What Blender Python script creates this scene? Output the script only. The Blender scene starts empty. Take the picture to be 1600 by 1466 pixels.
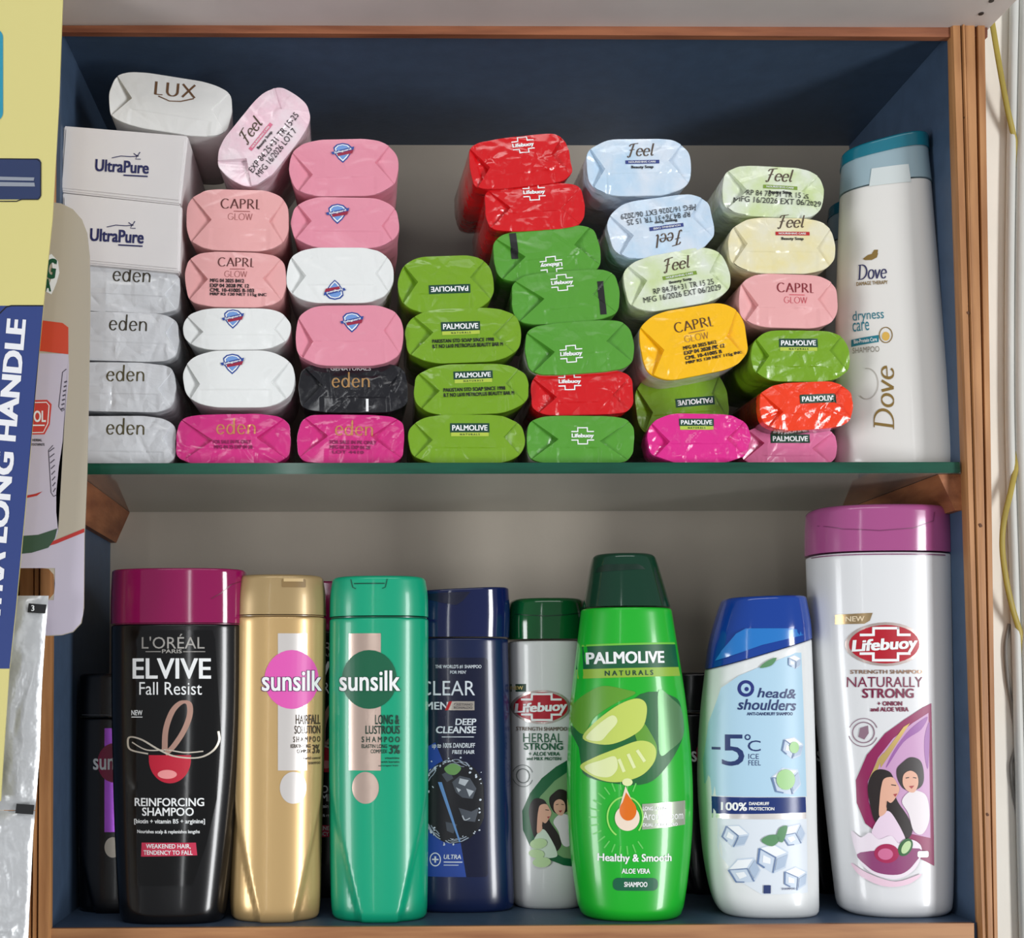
import bpy, bmesh, math, random
from mathutils import Vector, Matrix

PI = math.pi
scene = bpy.context.scene
COL = scene.collection

# ------------------------------------------------------------------ camera
F = 2102.0
PPX, PPY = 600.0, 935.0
CAM = Vector((0.1596, -0.6893, 0.1194))
YAW, PIT, ROL = 0.0131, 0.0679, -0.0037
fw = Vector((math.sin(YAW) * math.cos(PIT), math.cos(YAW) * math.cos(PIT), math.sin(PIT)))
rt0 = Vector((math.cos(YAW), -math.sin(YAW), 0))
up0 = rt0.cross(fw)
RT = rt0 * math.cos(ROL) + up0 * math.sin(ROL)
UP = up0 * math.cos(ROL) - rt0 * math.sin(ROL)
cam_d = bpy.data.cameras.new('camera')
cam_d.sensor_fit = 'HORIZONTAL'
cam_d.sensor_width = 36
cam_d.lens = F * 36 / 1600
cam_d.shift_x = (800 - PPX) / 1600
cam_d.shift_y = (PPY - 733) / 1600
cam_d.clip_start = 0.01
cam = bpy.data.objects.new('camera', cam_d)
COL.objects.link(cam)
m = Matrix.Identity(4)
for i in range(3):
    m[i][0], m[i][1], m[i][2], m[i][3] = RT[i], UP[i], -fw[i], CAM[i]
cam.matrix_world = m
scene.camera = cam

# ------------------------------------------------------------------ world and lights
w = bpy.data.worlds.new('shop_daylight')
scene.world = w
w.use_nodes = True
nt = w.node_tree
bg = nt.nodes['Background']
tc = nt.nodes.new('ShaderNodeTexCoord')
sx = nt.nodes.new('ShaderNodeSeparateXYZ')
rp = nt.nodes.new('ShaderNodeValToRGB')
mr = nt.nodes.new('ShaderNodeMapRange')
nt.links.new(tc.outputs['Generated'], sx.inputs[0])
nt.links.new(sx.outputs['Z'], mr.inputs['Value'])
mr.inputs['From Min'].default_value = -1
mr.inputs['From Max'].default_value = 1
nt.links.new(mr.outputs[0], rp.inputs[0])
rp.color_ramp.elements[0].color = (0.20, 0.195, 0.19, 1)
rp.color_ramp.elements[1].color = (0.46, 0.48, 0.52, 1)
e = rp.color_ramp.elements.new(0.5)
e.color = (0.52, 0.53, 0.55, 1)
nt.links.new(rp.outputs[0], bg.inputs['Color'])
bg.inputs['Strength'].default_value = 0.44


def area(name, loc, target, sx_, sy_, power, col):
    d = bpy.data.lights.new(name, 'AREA')
    d.shape = 'RECTANGLE'
    d.size, d.size_y = sx_, sy_
    d.energy = power
    d.color = col
    o = bpy.data.objects.new(name, d)
    COL.objects.link(o)
    o.location = loc
    o.rotation_euler = (Vector(target) - Vector(loc)).to_track_quat('-Z', 'Y').to_euler()
    return o


TGT = (0.24, 0.0, 0.22)
area('ceiling_tube_light', (0.3, -1.45, 1.6), TGT, 1.5, 0.35, 6, (1.0, 0.99, 0.97))
area('shop_doorway_light', (1.9, -1.75, -0.2), TGT, 0.42, 1.6, 41, (0.98, 0.99, 1.0))
area('side_fill_light', (-1.9, -1.7, -0.2), TGT, 0.7, 1.2, 30, (0.97, 0.99, 1.0))  # added side fill, lights the flat fronts evenly
area('narrow_window_light', (-0.02, -2.6, 0.15), TGT, 0.05, 1.6, 2, (0.97, 0.99, 1.0))

vs = scene.view_settings
vs.view_transform = 'Standard'
vs.look = 'None'
vs.exposure = 0.1
vs.gamma = 1
vs.use_curve_mapping = False


# ------------------------------------------------------------------ pixel -> place
def ray(px, py):
    return fw + RT * ((px - PPX) / F) + UP * ((PPY - py) / F)


def P(px, py, Y):
    d = ray(px, py)
    return CAM + d * ((Y - CAM.y) / d.y)


def mpp(Y):
    return (Y - CAM.y) / F


# ------------------------------------------------------------------ materials
def lin(c):
    return tuple((x / 255 / 12.92 if x <= 10 else ((x / 255 + 0.055) / 1.055) ** 2.4) for x in c)


MATS = {}


def mat(name, rgb, rough=0.45, metal=0.0, coat=0.0, noise=0.0, nscale=60, bump=0.0, bscale=200, trans=0.0, spec=0.5, stretch=None, dark=None, bdist=0.001):
    if name in MATS:
        return MATS[name]
    m = bpy.data.materials.new(name)
    m.use_nodes = True
    n, l = m.node_tree.nodes, m.node_tree.links
    b = n['Principled BSDF']
    c = lin(rgb) + (1,)
    b.inputs['Base Color'].default_value = c
    b.inputs['Roughness'].default_value = rough
    b.inputs['Metallic'].default_value = metal
    b.inputs['Coat Weight'].default_value = coat
    b.inputs['Coat Roughness'].default_value = 0.08
    b.inputs['Transmission Weight'].default_value = trans
    b.inputs['Specular IOR Level'].default_value = spec
    if noise or bump:
        t = n.new('ShaderNodeTexCoord')
        mp = n.new('ShaderNodeMapping')
        l.new(t.outputs['Object'], mp.inputs[0])
        if stretch:
            mp.inputs['Scale'].default_value = stretch
    if noise:
        x = n.new('ShaderNodeTexNoise')
        x.inputs['Scale'].default_value = nscale
        x.inputs['Detail'].default_value = 6
        l.new(mp.outputs[0], x.inputs['Vector'])
        r = n.new('ShaderNodeValToRGB')
        d = lin(dark) if dark else tuple(v * (1 - noise) for v in c[:3])
        r.color_ramp.elements[0].position = 0.32
        r.color_ramp.elements[1].position = 0.66
        r.color_ramp.elements[0].color = tuple(d) + (1,)
        r.color_ramp.elements[1].color = c
        l.new(x.outputs['Fac'], r.inputs[0])
        l.new(r.outputs[0], b.inputs['Base Color'])
    if bump:
        y = n.new('ShaderNodeTexNoise')
        y.inputs['Scale'].default_value = bscale
        y.inputs['Detail'].default_value = 3
        l.new(mp.outputs[0], y.inputs['Vector'])
        bp = n.new('ShaderNodeBump')
        bp.inputs['Strength'].default_value = bump
        bp.inputs['Distance'].default_value = bdist
        l.new(y.outputs['Fac'], bp.inputs['Height'])
        l.new(bp.outputs[0], b.inputs['Normal'])
    MATS[name] = m
    return m


def wrap(name, rgb, rough=0.3, coat=0.6, bump=0.35, noise=0.0, dark=None):
    """crinkled plastic or waxed paper wrapper: fine grain plus crumpled facets, different on every bar"""
    m = mat('wrapper_' + name, rgb, rough=rough, coat=coat, bump=bump, bscale=110, bdist=0.0012, noise=noise, nscale=70, dark=dark)
    n, l = m.node_tree.nodes, m.node_tree.links
    b = n['Principled BSDF']
    mp = next(x for x in n if x.bl_idname == 'ShaderNodeMapping')
    oi = n.new('ShaderNodeObjectInfo')
    mu = n.new('ShaderNodeMath')
    mu.operation = 'MULTIPLY'
    mu.inputs[1].default_value = 7.0
    l.new(oi.outputs['Random'], mu.inputs[0])
    l.new(mu.outputs[0], mp.inputs['Location'])
    nz = n.new('ShaderNodeTexNoise')
    nz.inputs['Scale'].default_value = 60
    l.new(mp.outputs[0], nz.inputs['Vector'])
    mx = n.new('ShaderNodeVectorMath')
    mx.operation = 'MULTIPLY_ADD'
    mx.inputs[1].default_value = (0.012, 0.012, 0.012)
    l.new(nz.outputs['Color'], mx.inputs[0])
    l.new(mp.outputs[0], mx.inputs[2])
    vo = n.new('ShaderNodeTexVoronoi')
    vo.distance = 'CHEBYCHEV'
    vo.inputs['Scale'].default_value = 62
    l.new(mx.outputs[0], vo.inputs['Vector'])
    bp = n.new('ShaderNodeBump')
    bp.inputs['Strength'].default_value = min(1.0, bump * 0.9)
    bp.inputs['Distance'].default_value = 0.0034
    l.new(vo.outputs['Distance'], bp.inputs['Height'])
    old = next(x for x in n if x.bl_idname == 'ShaderNodeBump' and x is not bp)
    l.new(old.outputs[0], bp.inputs['Normal'])
    l.new(bp.outputs[0], b.inputs['Normal'])
    return m


def ink(name, rgb, rough=0.4, metal=0.0):
    return mat('ink_' + name, rgb, rough=rough, metal=metal)


WHITE_INK = ink('white', (238, 240, 240))
BLACK_INK = ink('black', (22, 22, 24))
GREEN_INK = ink('dark_green', (12, 62, 45))
GOLD_INK = ink('gold', (150, 115, 60), 0.3, 0.5)
BROWN_INK = ink('brown', (95, 62, 40))
BLUE_INK = ink('blue', (30, 45, 120))
RED_INK = ink('red', (185, 22, 32))
FOIL = mat('hologram_foil', (244, 238, 234), rough=0.25, metal=0.55)


# ------------------------------------------------------------------ objects
def empty(name, loc, label, cat, group=None):
    o = bpy.data.objects.new(name, None)
    o.empty_display_size = 0.01
    COL.objects.link(o)
    o.location = loc
    o['label'] = label
    o['category'] = cat
    if group:
        o['group'] = group
    return o


def mesh(name, verts, faces, mats, parent=None, smooth=True, midx=None, sharp=40):
    me = bpy.data.meshes.new(name)
    me.from_pydata([tuple(v) for v in verts], [], faces)
    for x in (mats if isinstance(mats, (list, tuple)) else [mats]):
        me.materials.append(x)
    bm = bmesh.new()
    bm.from_mesh(me)
    bmesh.ops.recalc_face_normals(bm, faces=bm.faces)
    bm.to_mesh(me)
    bm.free()
    if smooth:
        for p in me.polygons:
            p.use_smooth = True
        me.set_sharp_from_angle(angle=math.radians(sharp))
    if midx:
        for p, k in zip(me.polygons, midx):
            p.material_index = k
    o = bpy.data.objects.new(name, me)
    COL.objects.link(o)
    if parent:
        o.parent = parent
    return o


def box(name, lo, hi, m, parent=None, bevel=0.0):
    x0, y0, z0 = lo
    x1, y1, z1 = hi
    v = [(x0, y0, z0), (x1, y0, z0), (x1, y1, z0), (x0, y1, z0), (x0, y0, z1), (x1, y0, z1), (x1, y1, z1), (x0, y1, z1)]
    f = [(0, 1, 2, 3), (4, 5, 6, 7), (0, 1, 5, 4), (1, 2, 6, 5), (2, 3, 7, 6), (3, 0, 4, 7)]
    o = mesh(name, v, f, m, parent, smooth=False)
    if bevel:
        bm = bmesh.new()
        bm.from_mesh(o.data)
        bmesh.ops.bevel(bm, geom=list(bm.edges), offset=bevel, segments=2, affect='EDGES')
        bm.to_mesh(o.data)
        bm.free()
    return o


def prism(name, poly3, vec, m, parent=None, smooth=False):
    n = len(poly3)
    v = [Vector(p) for p in poly3] + [Vector(p) + Vector(vec) for p in poly3]
    f = [tuple(range(n)), tuple(range(2 * n - 1, n - 1, -1))] + [(i, (i + 1) % n, n + (i + 1) % n, n + i) for i in range(n)]
    return mesh(name, v, f, m, parent, smooth=smooth)


def structure(o):
    o['kind'] = 'structure'
    return o


def tube(name, pts, r, m, parent=None, seg=12, squash=1.0):
    pts = [Vector(p) for p in pts]
    sm = []
    for i in range(len(pts) - 1):
        p0, p1, p2, p3 = pts[max(i - 1, 0)], pts[i], pts[i + 1], pts[min(i + 2, len(pts) - 1)]
        for k in range(8):
            t = k / 8
            sm.append(0.5 * ((2 * p1) + (p2 - p0) * t + (2 * p0 - 5 * p1 + 4 * p2 - p3) * t * t + (3 * p1 - p0 - 3 * p2 + p3) * t ** 3))
    sm.append(pts[-1])
    v, f = [], []
    for i, p in enumerate(sm):
        d = (sm[min(i + 1, len(sm) - 1)] - sm[max(i - 1, 0)]).normalized()
        a = d.cross(Vector((0, 1, 0)))
        a = a.normalized() if a.length > 1e-6 else Vector((1, 0, 0))
        b = d.cross(a)
        for k in range(seg):
            t = 2 * PI * k / seg
            v.append(p + a * (r * math.cos(t)) + b * (r * squash * math.sin(t)))
    for i in range(len(sm) - 1):
        for k in range(seg):
            f.append((i * seg + k, i * seg + (k + 1) % seg, (i + 1) * seg + (k + 1) % seg, (i + 1) * seg + k))
    f.append(tuple(range(seg)))
    f.append(tuple(range((len(sm) - 1) * seg, len(sm) * seg)))
    return mesh(name, v, f, m, parent)


# ------------------------------------------------------------------ lettering
_TXT = {}


def text_mesh(s, bold):
    key = (s, bold)
    if key not in _TXT:
        c = bpy.data.curves.new('lettering_source', 'FONT')
        c.body = s
        c.resolution_u = 3
        c.offset = bold
        c.align_x = 'LEFT'
        o = bpy.data.objects.new('lettering_source', c)
        COL.objects.link(o)
        bpy.context.view_layer.update()
        me = bpy.data.meshes.new_from_object(o.evaluated_get(bpy.context.evaluated_depsgraph_get()))
        v = [(p.co.x, p.co.y) for p in me.vertices]
        f = [tuple(p.vertices) for p in me.polygons]
        bpy.data.meshes.remove(me)
        bpy.data.objects.remove(o)
        bpy.data.curves.remove(c)
        _TXT[key] = (v, f)
    return _TXT[key]


def arc(cx, cy, rx, ry, a0, a1, n=16):
    return [(cx + rx * math.cos(math.radians(a0 + (a1 - a0) * i / n)), cy + ry * math.sin(math.radians(a0 + (a1 - a0) * i / n))) for i in range(n + 1)]


GLYPH = {  # advance, strokes (cap height 1, x height .6)
    'e': (0.60, [[(0.06, 0.32), (0.50, 0.34)], arc(0.28, 0.30, 0.24, 0.30, 5, 325)]),
    'd': (0.66, [arc(0.27, 0.30, 0.23, 0.30, 40, 400), [(0.52, 1.02), (0.52, 0.0)]]),
    'n': (0.64, [[(0.07, 0.6), (0.07, 0.0)], [(0.07, 0.38)] + arc(0.30, 0.36, 0.22, 0.23, 160, 0) + [(0.52, 0.0)]]),
    'o': (0.62, [arc(0.28, 0.30, 0.25, 0.30, 0, 360, 24)]),
    'v': (0.52, [[(0.0, 0.6), (0.2, 0.0)], [(0.2, 0.0), (0.45, 0.6)]]),
    'l': (0.30, [[(0.12, 1.0), (0.1, 0.12), (0.16, 0.0), (0.28, 0.08)]]),
    'D': (0.95, [[(0.16, 0.98), (0.16, 0.0)], [(0.0, 0.98)] + arc(0.30, 0.49, 0.52, 0.49, 90, -90) + [(0.02, 0.0)]]),
    'F': (0.62, [[(-0.05, 0.78), (0.02, 0.92), (0.30, 0.98), (0.66, 1.02)], [(0.30, 0.98), (0.20, 0.4), (0.14, -0.05), (0.02, -0.12), (-0.06, 0.0)], [(0.02, 0.46), (0.44, 0.52)]]),
    'C': (0.88, [arc(0.46, 0.5, 0.42, 0.5, 48, 318, 22)]),
    'A': (0.80, [[(0.0, 0.0), (0.38, 1.0)], [(0.38, 1.0), (0.76, 0.0)], [(0.14, 0.34), (0.62, 0.34)]]),
    'P': (0.66, [[(0.1, 1.0), (0.1, 0.0)], [(0.1, 0.99)] + arc(0.26, 0.74, 0.30, 0.25, 90, -90, 12) + [(0.1, 0.49)]]),
    'R': (0.76, [[(0.1, 1.0), (0.1, 0.0)], [(0.1, 0.99)] + arc(0.26, 0.74, 0.30, 0.25, 90, -90, 12) + [(0.1, 0.49)], [(0.3, 0.49), (0.72, 0.0)]]),
    'I': (0.30, [[(0.12, 1.0), (0.12, 0.0), (0.4, -0.02)]]),
    'G': (0.92, [arc(0.46, 0.5, 0.42, 0.5, 45, 340, 22), [(0.55, 0.44), (0.86, 0.44), (0.86, 0.2)]]),
    'L': (0.62, [[(0.1, 1.0), (0.1, 0.0)], [(0.1, 0.02), (0.56, 0.02)]]),
    'O': (1.0, [arc(0.48, 0.5, 0.44, 0.5, 0, 360, 28)]),
    'W': (1.1, [[(0, 1), (0.28, 0)], [(0.28, 0), (0.52, 1)], [(0.52, 1), (0.78, 0)], [(0.78, 0), (1.04, 1)]]),
    'U': (0.92, [[(0.1, 1.0), (0.1, 0.36)] + arc(0.43, 0.34, 0.33, 0.34, 180, 360, 14) + [(0.76, 1.0)]]),
    'X': (0.9, [[(0.02, 1.0), (0.84, 0.0)], [(0.8, 1.0), (0.04, 0.0)]]),
}


def ribbon(pts, lo, hi):
    """a pen stroke: thin when it runs sideways, thick when it runs up or down"""
    v, f = [], []
    n = len(pts)
    for i in range(n):
        a, b = pts[max(i - 1, 0)], pts[min(i + 1, n - 1)]
        dx, dy = b[0] - a[0], b[1] - a[1]
        L = math.hypot(dx, dy) or 1e-9
        h = 0.5 * (lo + (hi - lo) * abs(dy / L))
        nx, ny = -dy / L * h, dx / L * h
        v += [(pts[i][0] + nx, pts[i][1] + ny), (pts[i][0] - nx, pts[i][1] - ny)]
        if i:
            f.append((2 * i - 2, 2 * i - 1, 2 * i + 1, 2 * i))
    return v, f


class Decal:
    """flat artwork, drawn in the surface's own picture coordinates (x right, y down), laid on a curved surface as one mesh"""

    def __init__(self, surf, name, m, layer=1, parent=None):
        self.s, self.name, self.m, self.layer = surf, name, m, layer
        self.parent = parent or surf.parent
        self.v, self.f, self.extra = [], [], {}

    def add(self, v, f):
        b = len(self.v)
        self.v += v
        self.f += [tuple(b + i for i in q) for q in f]
        return self

    def poly(self, *pts):
        return self.add(list(pts), [tuple(range(len(pts)))])

    def blob(self, *pts, k=5):
        """smooth closed outline through the points"""
        out, n = [], len(pts)
        for i in range(n):
            p0, p1, p2, p3 = pts[i - 1], pts[i], pts[(i + 1) % n], pts[(i + 2) % n]
            for j in range(k):
                t = j / k
                out.append(tuple(0.5 * (2 * p1[c] + (p2[c] - p0[c]) * t + (2 * p0[c] - 5 * p1[c] + 4 * p2[c] - p3[c]) * t * t + (3 * p1[c] - p0[c] - 3 * p2[c] + p3[c]) * t ** 3) for c in (0, 1)))
        return self.poly(*out)

    def curve(self, pts, wd, wd2=None, k=6):
        """smooth open pen line through the points"""
        out, n = [], len(pts)
        for i in range(n - 1):
            p0, p1, p2, p3 = pts[max(i - 1, 0)], pts[i], pts[i + 1], pts[min(i + 2, n - 1)]
            for j in range(k):
                t = j / k
                out.append(tuple(0.5 * (2 * p1[c] + (p2[c] - p0[c]) * t + (2 * p0[c] - 5 * p1[c] + 4 * p2[c] - p3[c]) * t * t + (3 * p1[c] - p0[c] - 3 * p2[c] + p3[c]) * t ** 3) for c in (0, 1)))
        return self.line(out + [pts[-1]], wd, wd2)

    def rect(self, x0, y0, x1, y1, r=0.0):
        if r <= 0:
            return self.poly((x0, y0), (x1, y0), (x1, y1), (x0, y1))
        p = []
        for cx, cy, a in ((x1 - r, y1 - r, 0), (x0 + r, y1 - r, 90), (x0 + r, y0 + r, 180), (x1 - r, y0 + r, 270)):
            p += arc(cx, cy, r, r, a, a + 90, 6)
        return self.poly(*p)

    def ellipse(self, cx, cy, rx, ry, rot=0.0, n=32):
        c, s = math.cos(math.radians(rot)), math.sin(math.radians(rot))
        return self.poly(*[(cx + x * c + y * s, cy - x * s + y * c) for x, y in arc(0, 0, rx, ry, 0, 360 - 360 / n, n - 1)])

    def line(self, pts, wd, wd2=None):
        return self.add(*ribbon(pts, wd, wd2 or wd))

    def ring(self, cx, cy, rx, ry, wd, a0=0, a1=360):
        return self.line(arc(cx, cy, rx, ry, a0, a1, 36), wd)

    def place(self, v, f, x0, y0, x1, y1, rot=0.0, shear=0.0):
        """fit artwork (y up) into the box, then turn it counter-clockwise about the box centre"""
        v = [(x + shear * y, y) for x, y in v]
        xs, ys = [p[0] for p in v], [p[1] for p in v]
        ax, bx, ay, by = min(xs), max(xs), min(ys), max(ys)
        cx, cy = (x0 + x1) / 2, (y0 + y1) / 2
        c, s = math.cos(math.radians(rot)), math.sin(math.radians(rot))
        out = []
        for x, y in v:
            X = x0 + (x - ax) / (bx - ax or 1) * (x1 - x0) - cx
            Y = y1 - (y - ay) / (by - ay or 1) * (y1 - y0) - cy
            out.append((cx + X * c + Y * s, cy - X * s + Y * c))
        return self.add(out, f)

    def text(self, s, x0, y0, x1, y1, bold=0.0, rot=0.0, shear=0.0):
        v, f = text_mesh(s, 0.0)
        if bold > 0.012:
            V, Fc, k0 = [], [], len(self.v)
            for q_, (dx, dy) in enumerate(((-1, -0.5), (1, 0.5), (-1, 0.5), (1, -0.5))):
                b = len(V)
                V += [(x + dx * bold, y + dy * bold) for x, y in v]
                Fc += [tuple(b + i for i in q) for q in f]
                for i in range(len(v)):
                    self.extra[k0 + b + i] = q_ * 0.00002
            v, f = V, Fc
        return self.place(v, f, x0, y0, x1, y1, rot, shear)

    def pen(self, s, x0, y0, x1, y1, lo=0.04, hi=0.13, rot=0.0, shear=0.0, gap=0.08):
        V, Fc, X = [], [], 0.0
        for ch in s:
            adv, strokes = GLYPH[ch]
            for st in strokes:
                v, f = ribbon([(X + x, y) for x, y in st], lo, hi)
                b = len(V)
                V += v
                Fc += [tuple(b + i for i in q) for q in f]
            X += adv + gap
        return self.place(V, Fc, x0, y0, x1, y1, rot, shear)

    def done(self, label=None):
        s = self.s
        bm = bmesh.new()
        vv = []
        lay = bm.verts.layers.float.new('lift')
        for i, p in enumerate(self.v):
            x, z = s.loc(*p)
            vv.append(bm.verts.new((x, 0, z)))
            vv[-1][lay] = self.extra.get(i, 0.0)
        for q in self.f:
            try:
                bm.faces.new([vv[i] for i in q])
            except ValueError:
                pass
        big = [f for f in bm.faces if len(f.verts) > 4]
        if big:
            bmesh.ops.triangulate(bm, faces=big)
        if bm.verts:
            xs = [v.co.x for v in bm.verts]
            zs = [v.co.z for v in bm.verts]
            for ax, lo, hi, st in ((0, min(xs), max(xs), s.step[0]), (2, min(zs), max(zs), s.step[1])):
                k = math.ceil(lo / st)
                while k * st < hi:
                    co, no = [0, 0, 0], [0, 0, 0]
                    co[ax], no[ax] = k * st, 1
                    bmesh.ops.bisect_plane(bm, geom=list(bm.verts) + list(bm.edges) + list(bm.faces), plane_co=co, plane_no=no, dist=1e-7)
                    k += 1
        if bm.verts:
            for co, no in getattr(s, 'cuts', ()):
                bmesh.ops.bisect_plane(bm, geom=list(bm.verts) + list(bm.edges) + list(bm.faces), plane_co=co, plane_no=no, dist=1e-7)
        off = 0.00012 + 0.00011 * self.layer
        for v in bm.verts:
            v.co = s.map(v.co.x, v.co.z, off + v[lay])
        bm.normal_update()
        for f in bm.faces:
            if f.normal.y > 0:
                f.normal_flip()
            f.smooth = True
        me = bpy.data.meshes.new(self.name)
        bm.to_mesh(me)
        bm.free()
        me.materials.append(self.m)
        o = bpy.data.objects.new(self.name, me)
        COL.objects.link(o)
        o.parent = self.parent
        if label:
            o['label'] = label
        return o


# ================================================================== the cabinet
W, H, D = 0.470, 0.4665, 0.148
ZG, TG = 0.2365, 0.0058          # glass top and thickness
ZB = 0.0                         # bottom shelf top

paint = mat('blue_paint', (68, 88, 114), rough=0.5, noise=0.14, nscale=90, bump=0.12, bscale=300)
back_paint = mat('grey_back_board', (188, 178, 164), rough=0.6, noise=0.07, nscale=25, bump=0.08, bscale=250)
wood_v = mat('brown_wood_upright', (186, 134, 86), rough=0.5, noise=0.4, nscale=26, stretch=(6, 6, 0.5), dark=(150, 100, 58), bump=0.2, bscale=60)
wood_h = mat('brown_wood_rail', (176, 126, 82), rough=0.5, noise=0.4, nscale=26, stretch=(0.5, 6, 6), dark=(140, 90, 56), bump=0.2, bscale=60)
wood_red = mat('red_brown_wood', (158, 98, 66), rough=0.55, noise=0.5, nscale=30, stretch=(0.5, 5, 5), dark=(112, 62, 40), bump=0.2, bscale=70)
cleat_wood = mat('cleat_wood', (160, 100, 62), rough=0.6, noise=0.4, nscale=40, stretch=(3, 0.6, 3), dark=(118, 66, 38), bump=0.3, bscale=120)
grey_board = mat('grey_laminate', (206, 197, 193), rough=0.5, noise=0.08, nscale=22, bump=0.04)

cab = empty('wall_cabinet', (W / 2, D / 2, -0.03), 'open wooden wall cabinet with blue painted inside and brown grooved posts', 'cabinet')


def under(o):
    o.matrix_parent_inverse = Matrix.Translation(-Vector(cab.location))
    return o


box_c = lambda n, lo, hi, m_, bv=0.0: under(box(n, lo, hi, m_, cab, bv))
box_c('back_panel', (-0.012, D, -0.02), (W + 0.0095, D + 0.006, H + 0.012), back_paint)
box_c('side_panel', (-0.014, 0.0, -0.02), (0.0, D, H), paint)
box_c('side_panel', (W, 0.0, -0.02), (W + 0.0095, D, H), paint)
box_c('top_panel', (-0.014, 0.001, H), (W + 0.0095, D, H + 0.012), paint)
box_c('bottom_panel', (0.0, 0.0005, -0.014), (W, D, ZB), paint)
# top rail of red-brown wood, and the grey overhanging board above it
zr0, zr1 = P(800, 53, -0.004).z, P(800, 42, -0.004).z
v = [P(40, 50, -0.004), P(1543, 58, -0.004), P(1543, 37, -0.004), P(40, 40, -0.004)]
under(prism('top_rail', v, (0, 0.0045, 0), wood_red, cab))
zt = P(800, 42, -0.004).z + 0.0004
xr = P(1545, 38, -0.004).x
ov = [(-0.1, -0.036, zt), (xr + 0.001, -0.036, zt), (xr, 0.03, zt), (-0.1, 0.03, zt)]
under(prism('overhang_board', ov, (0, 0, 0.016), grey_board, cab))
# screw holes under the overhang
for px, py in ((1533, 21), (1549, 1)):
    c = P(px, py, -0.012)
    d = ray(px, py)
    c = CAM + d * ((zt - CAM.z) / d.z)
    pts = [(c.x + 0.0013 * math.cos(t * PI / 4), c.y + 0.0016 * math.sin(t * PI / 4), zt - 0.0004) for t in range(8)]
    under(prism('screw', pts, (0, 0, 0.0012), mat('dark_screw', (48, 42, 40), rough=0.5, metal=0.4), cab))


# posts: moulded section swept from bottom to top, following the photo's edges
def post(x_in, x_out, bev):
    ex = [0.0, 0.03, 0.24, 0.27, 0.30, 0.345, 0.37, 0.39, 0.67, 0.69, 0.75, 0.77, 0.97, 1.0]
    ey = [0.002, 0.0, 0.0, 0.0030, -0.0012, -0.0012, 0.0034, 0.0, 0.0, 0.0060, 0.0060, 0.0, 0.0, 0.003]
    n = len(ex)
    v, f = [], []
    for z, a, b in ((-0.05, x_in[0], x_out[0]), (H + 0.002, x_in[1], x_out[1])):
        for s, y in zip(ex, ey):
            v.append((a + (b - a) * s, -0.006 + y, z))
        v.append((b, 0.03, z))
        v.append((a, -0.0002, z))
    k = n + 2
    for i in range(k):
        f.append((i, (i + 1) % k, k + (i + 1) % k, k + i))
    f.append(tuple(range(k)))
    f.append(tuple(range(k, 2 * k)))
    return under(mesh('post', v, f, wood_v, cab, smooth=False))


post((W - 0.0008, W - 0.0008), (P(1556, 1440, -0.006).x, P(1541, 60, -0.006).x), 0)
post((P(79, 1453, -0.006).x, P(85, 60, -0.006).x), (P(79, 1453, -0.006).x - 0.024, P(85, 60, -0.006).x - 0.024), 0)
# knots on the right post
for px, py, r in ((1532, 821, 3.2), (1509, 184, 3.0), (1513, 489, 2.6), (1543, 1273, 2.6)):
    c = P(px, py, -0.0062)
    k = r * mpp(0)
    pts = [(c.x + k * (0.8 + 0.3 * math.sin(5 * t)) * math.cos(t * PI / 5), -0.0063, c.z + k * math.sin(t * PI / 5)) for t in range(10)]
    under(prism('knot', pts, (0, 0.0008, 0), mat('wood_knot', (92, 58, 36), rough=0.7), cab))
# bottom rail
v = [P(79, 1450, -0.003), P(1522, 1443, -0.003), P(1522, 1500, -0.003), P(79, 1500, -0.003)]
v[0].z = v[1].z = 0.0004
v[2].z = v[3].z = -0.026
under(prism('bottom_rail', v, (0, 0.0032, 0), wood_h, cab))
# cleats that carry the glass shelf
zc = ZG - TG - 0.0002
cl = [(0.0, 0.003, zc), (0.0118, 0.003, zc), (0.0036, 0.003, zc - 0.0190), (0.0, 0.003, zc - 0.0190)]
under(prism('shelf_cleat', cl, (0, D - 0.003, 0), cleat_wood, cab))
cl = [(W - x, y, z) for x, y, z in cl]
under(prism('shelf_cleat', cl, (0, D - 0.003, 0), cleat_wood, cab))

# glass shelf: tinted pane with a ground green front edge
gm = bpy.data.materials.new('dusty_shelf_glass')
gm.use_nodes = True
n, l = gm.node_tree.nodes, gm.node_tree.links
for x in list(n):
    n.remove(x)
out = n.new('ShaderNodeOutputMaterial')
tr = n.new('ShaderNodeBsdfTransparent')
tr.inputs[0].default_value = (0.70, 0.84, 0.78, 1)
gl = n.new('ShaderNodeBsdfGlossy')
gl.inputs['Roughness'].default_value = 0.06
gl.inputs['Color'].default_value = (0.95, 0.97, 0.95, 1)
df = n.new('ShaderNodeBsdfDiffuse')
df.inputs[0].default_value = lin((205, 200, 188)) + (1,)
fr = n.new('ShaderNodeFresnel')
fr.inputs['IOR'].default_value = 1.52
m1, m2 = n.new('ShaderNodeMixShader'), n.new('ShaderNodeMixShader')
m1.inputs[0].default_value = 0.55
l.new(tr.outputs[0], m1.inputs[1])
l.new(df.outputs[0], m1.inputs[2])
l.new(fr.outputs[0], m2.inputs[0])
l.new(m1.outputs[0], m2.inputs[1])
l.new(gl.outputs[0], m2.inputs[2])
l.new(m2.outputs[0], out.inputs[0])
edge_m = mat('green_glass_edge', (12, 82, 62), rough=0.22, coat=0.5, noise=0.35, nscale=45, stretch=(0.6, 1, 4))
gs = empty('glass_shelf', (W / 2, D / 2, ZG - TG), 'thin glass shelf with dark green front edge under the soap bars', 'shelf')
pane = box('pane', (0.0008, 0.0012, ZG - TG), (W - 0.0008, D - 0.001, ZG), gm, gs)
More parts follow.
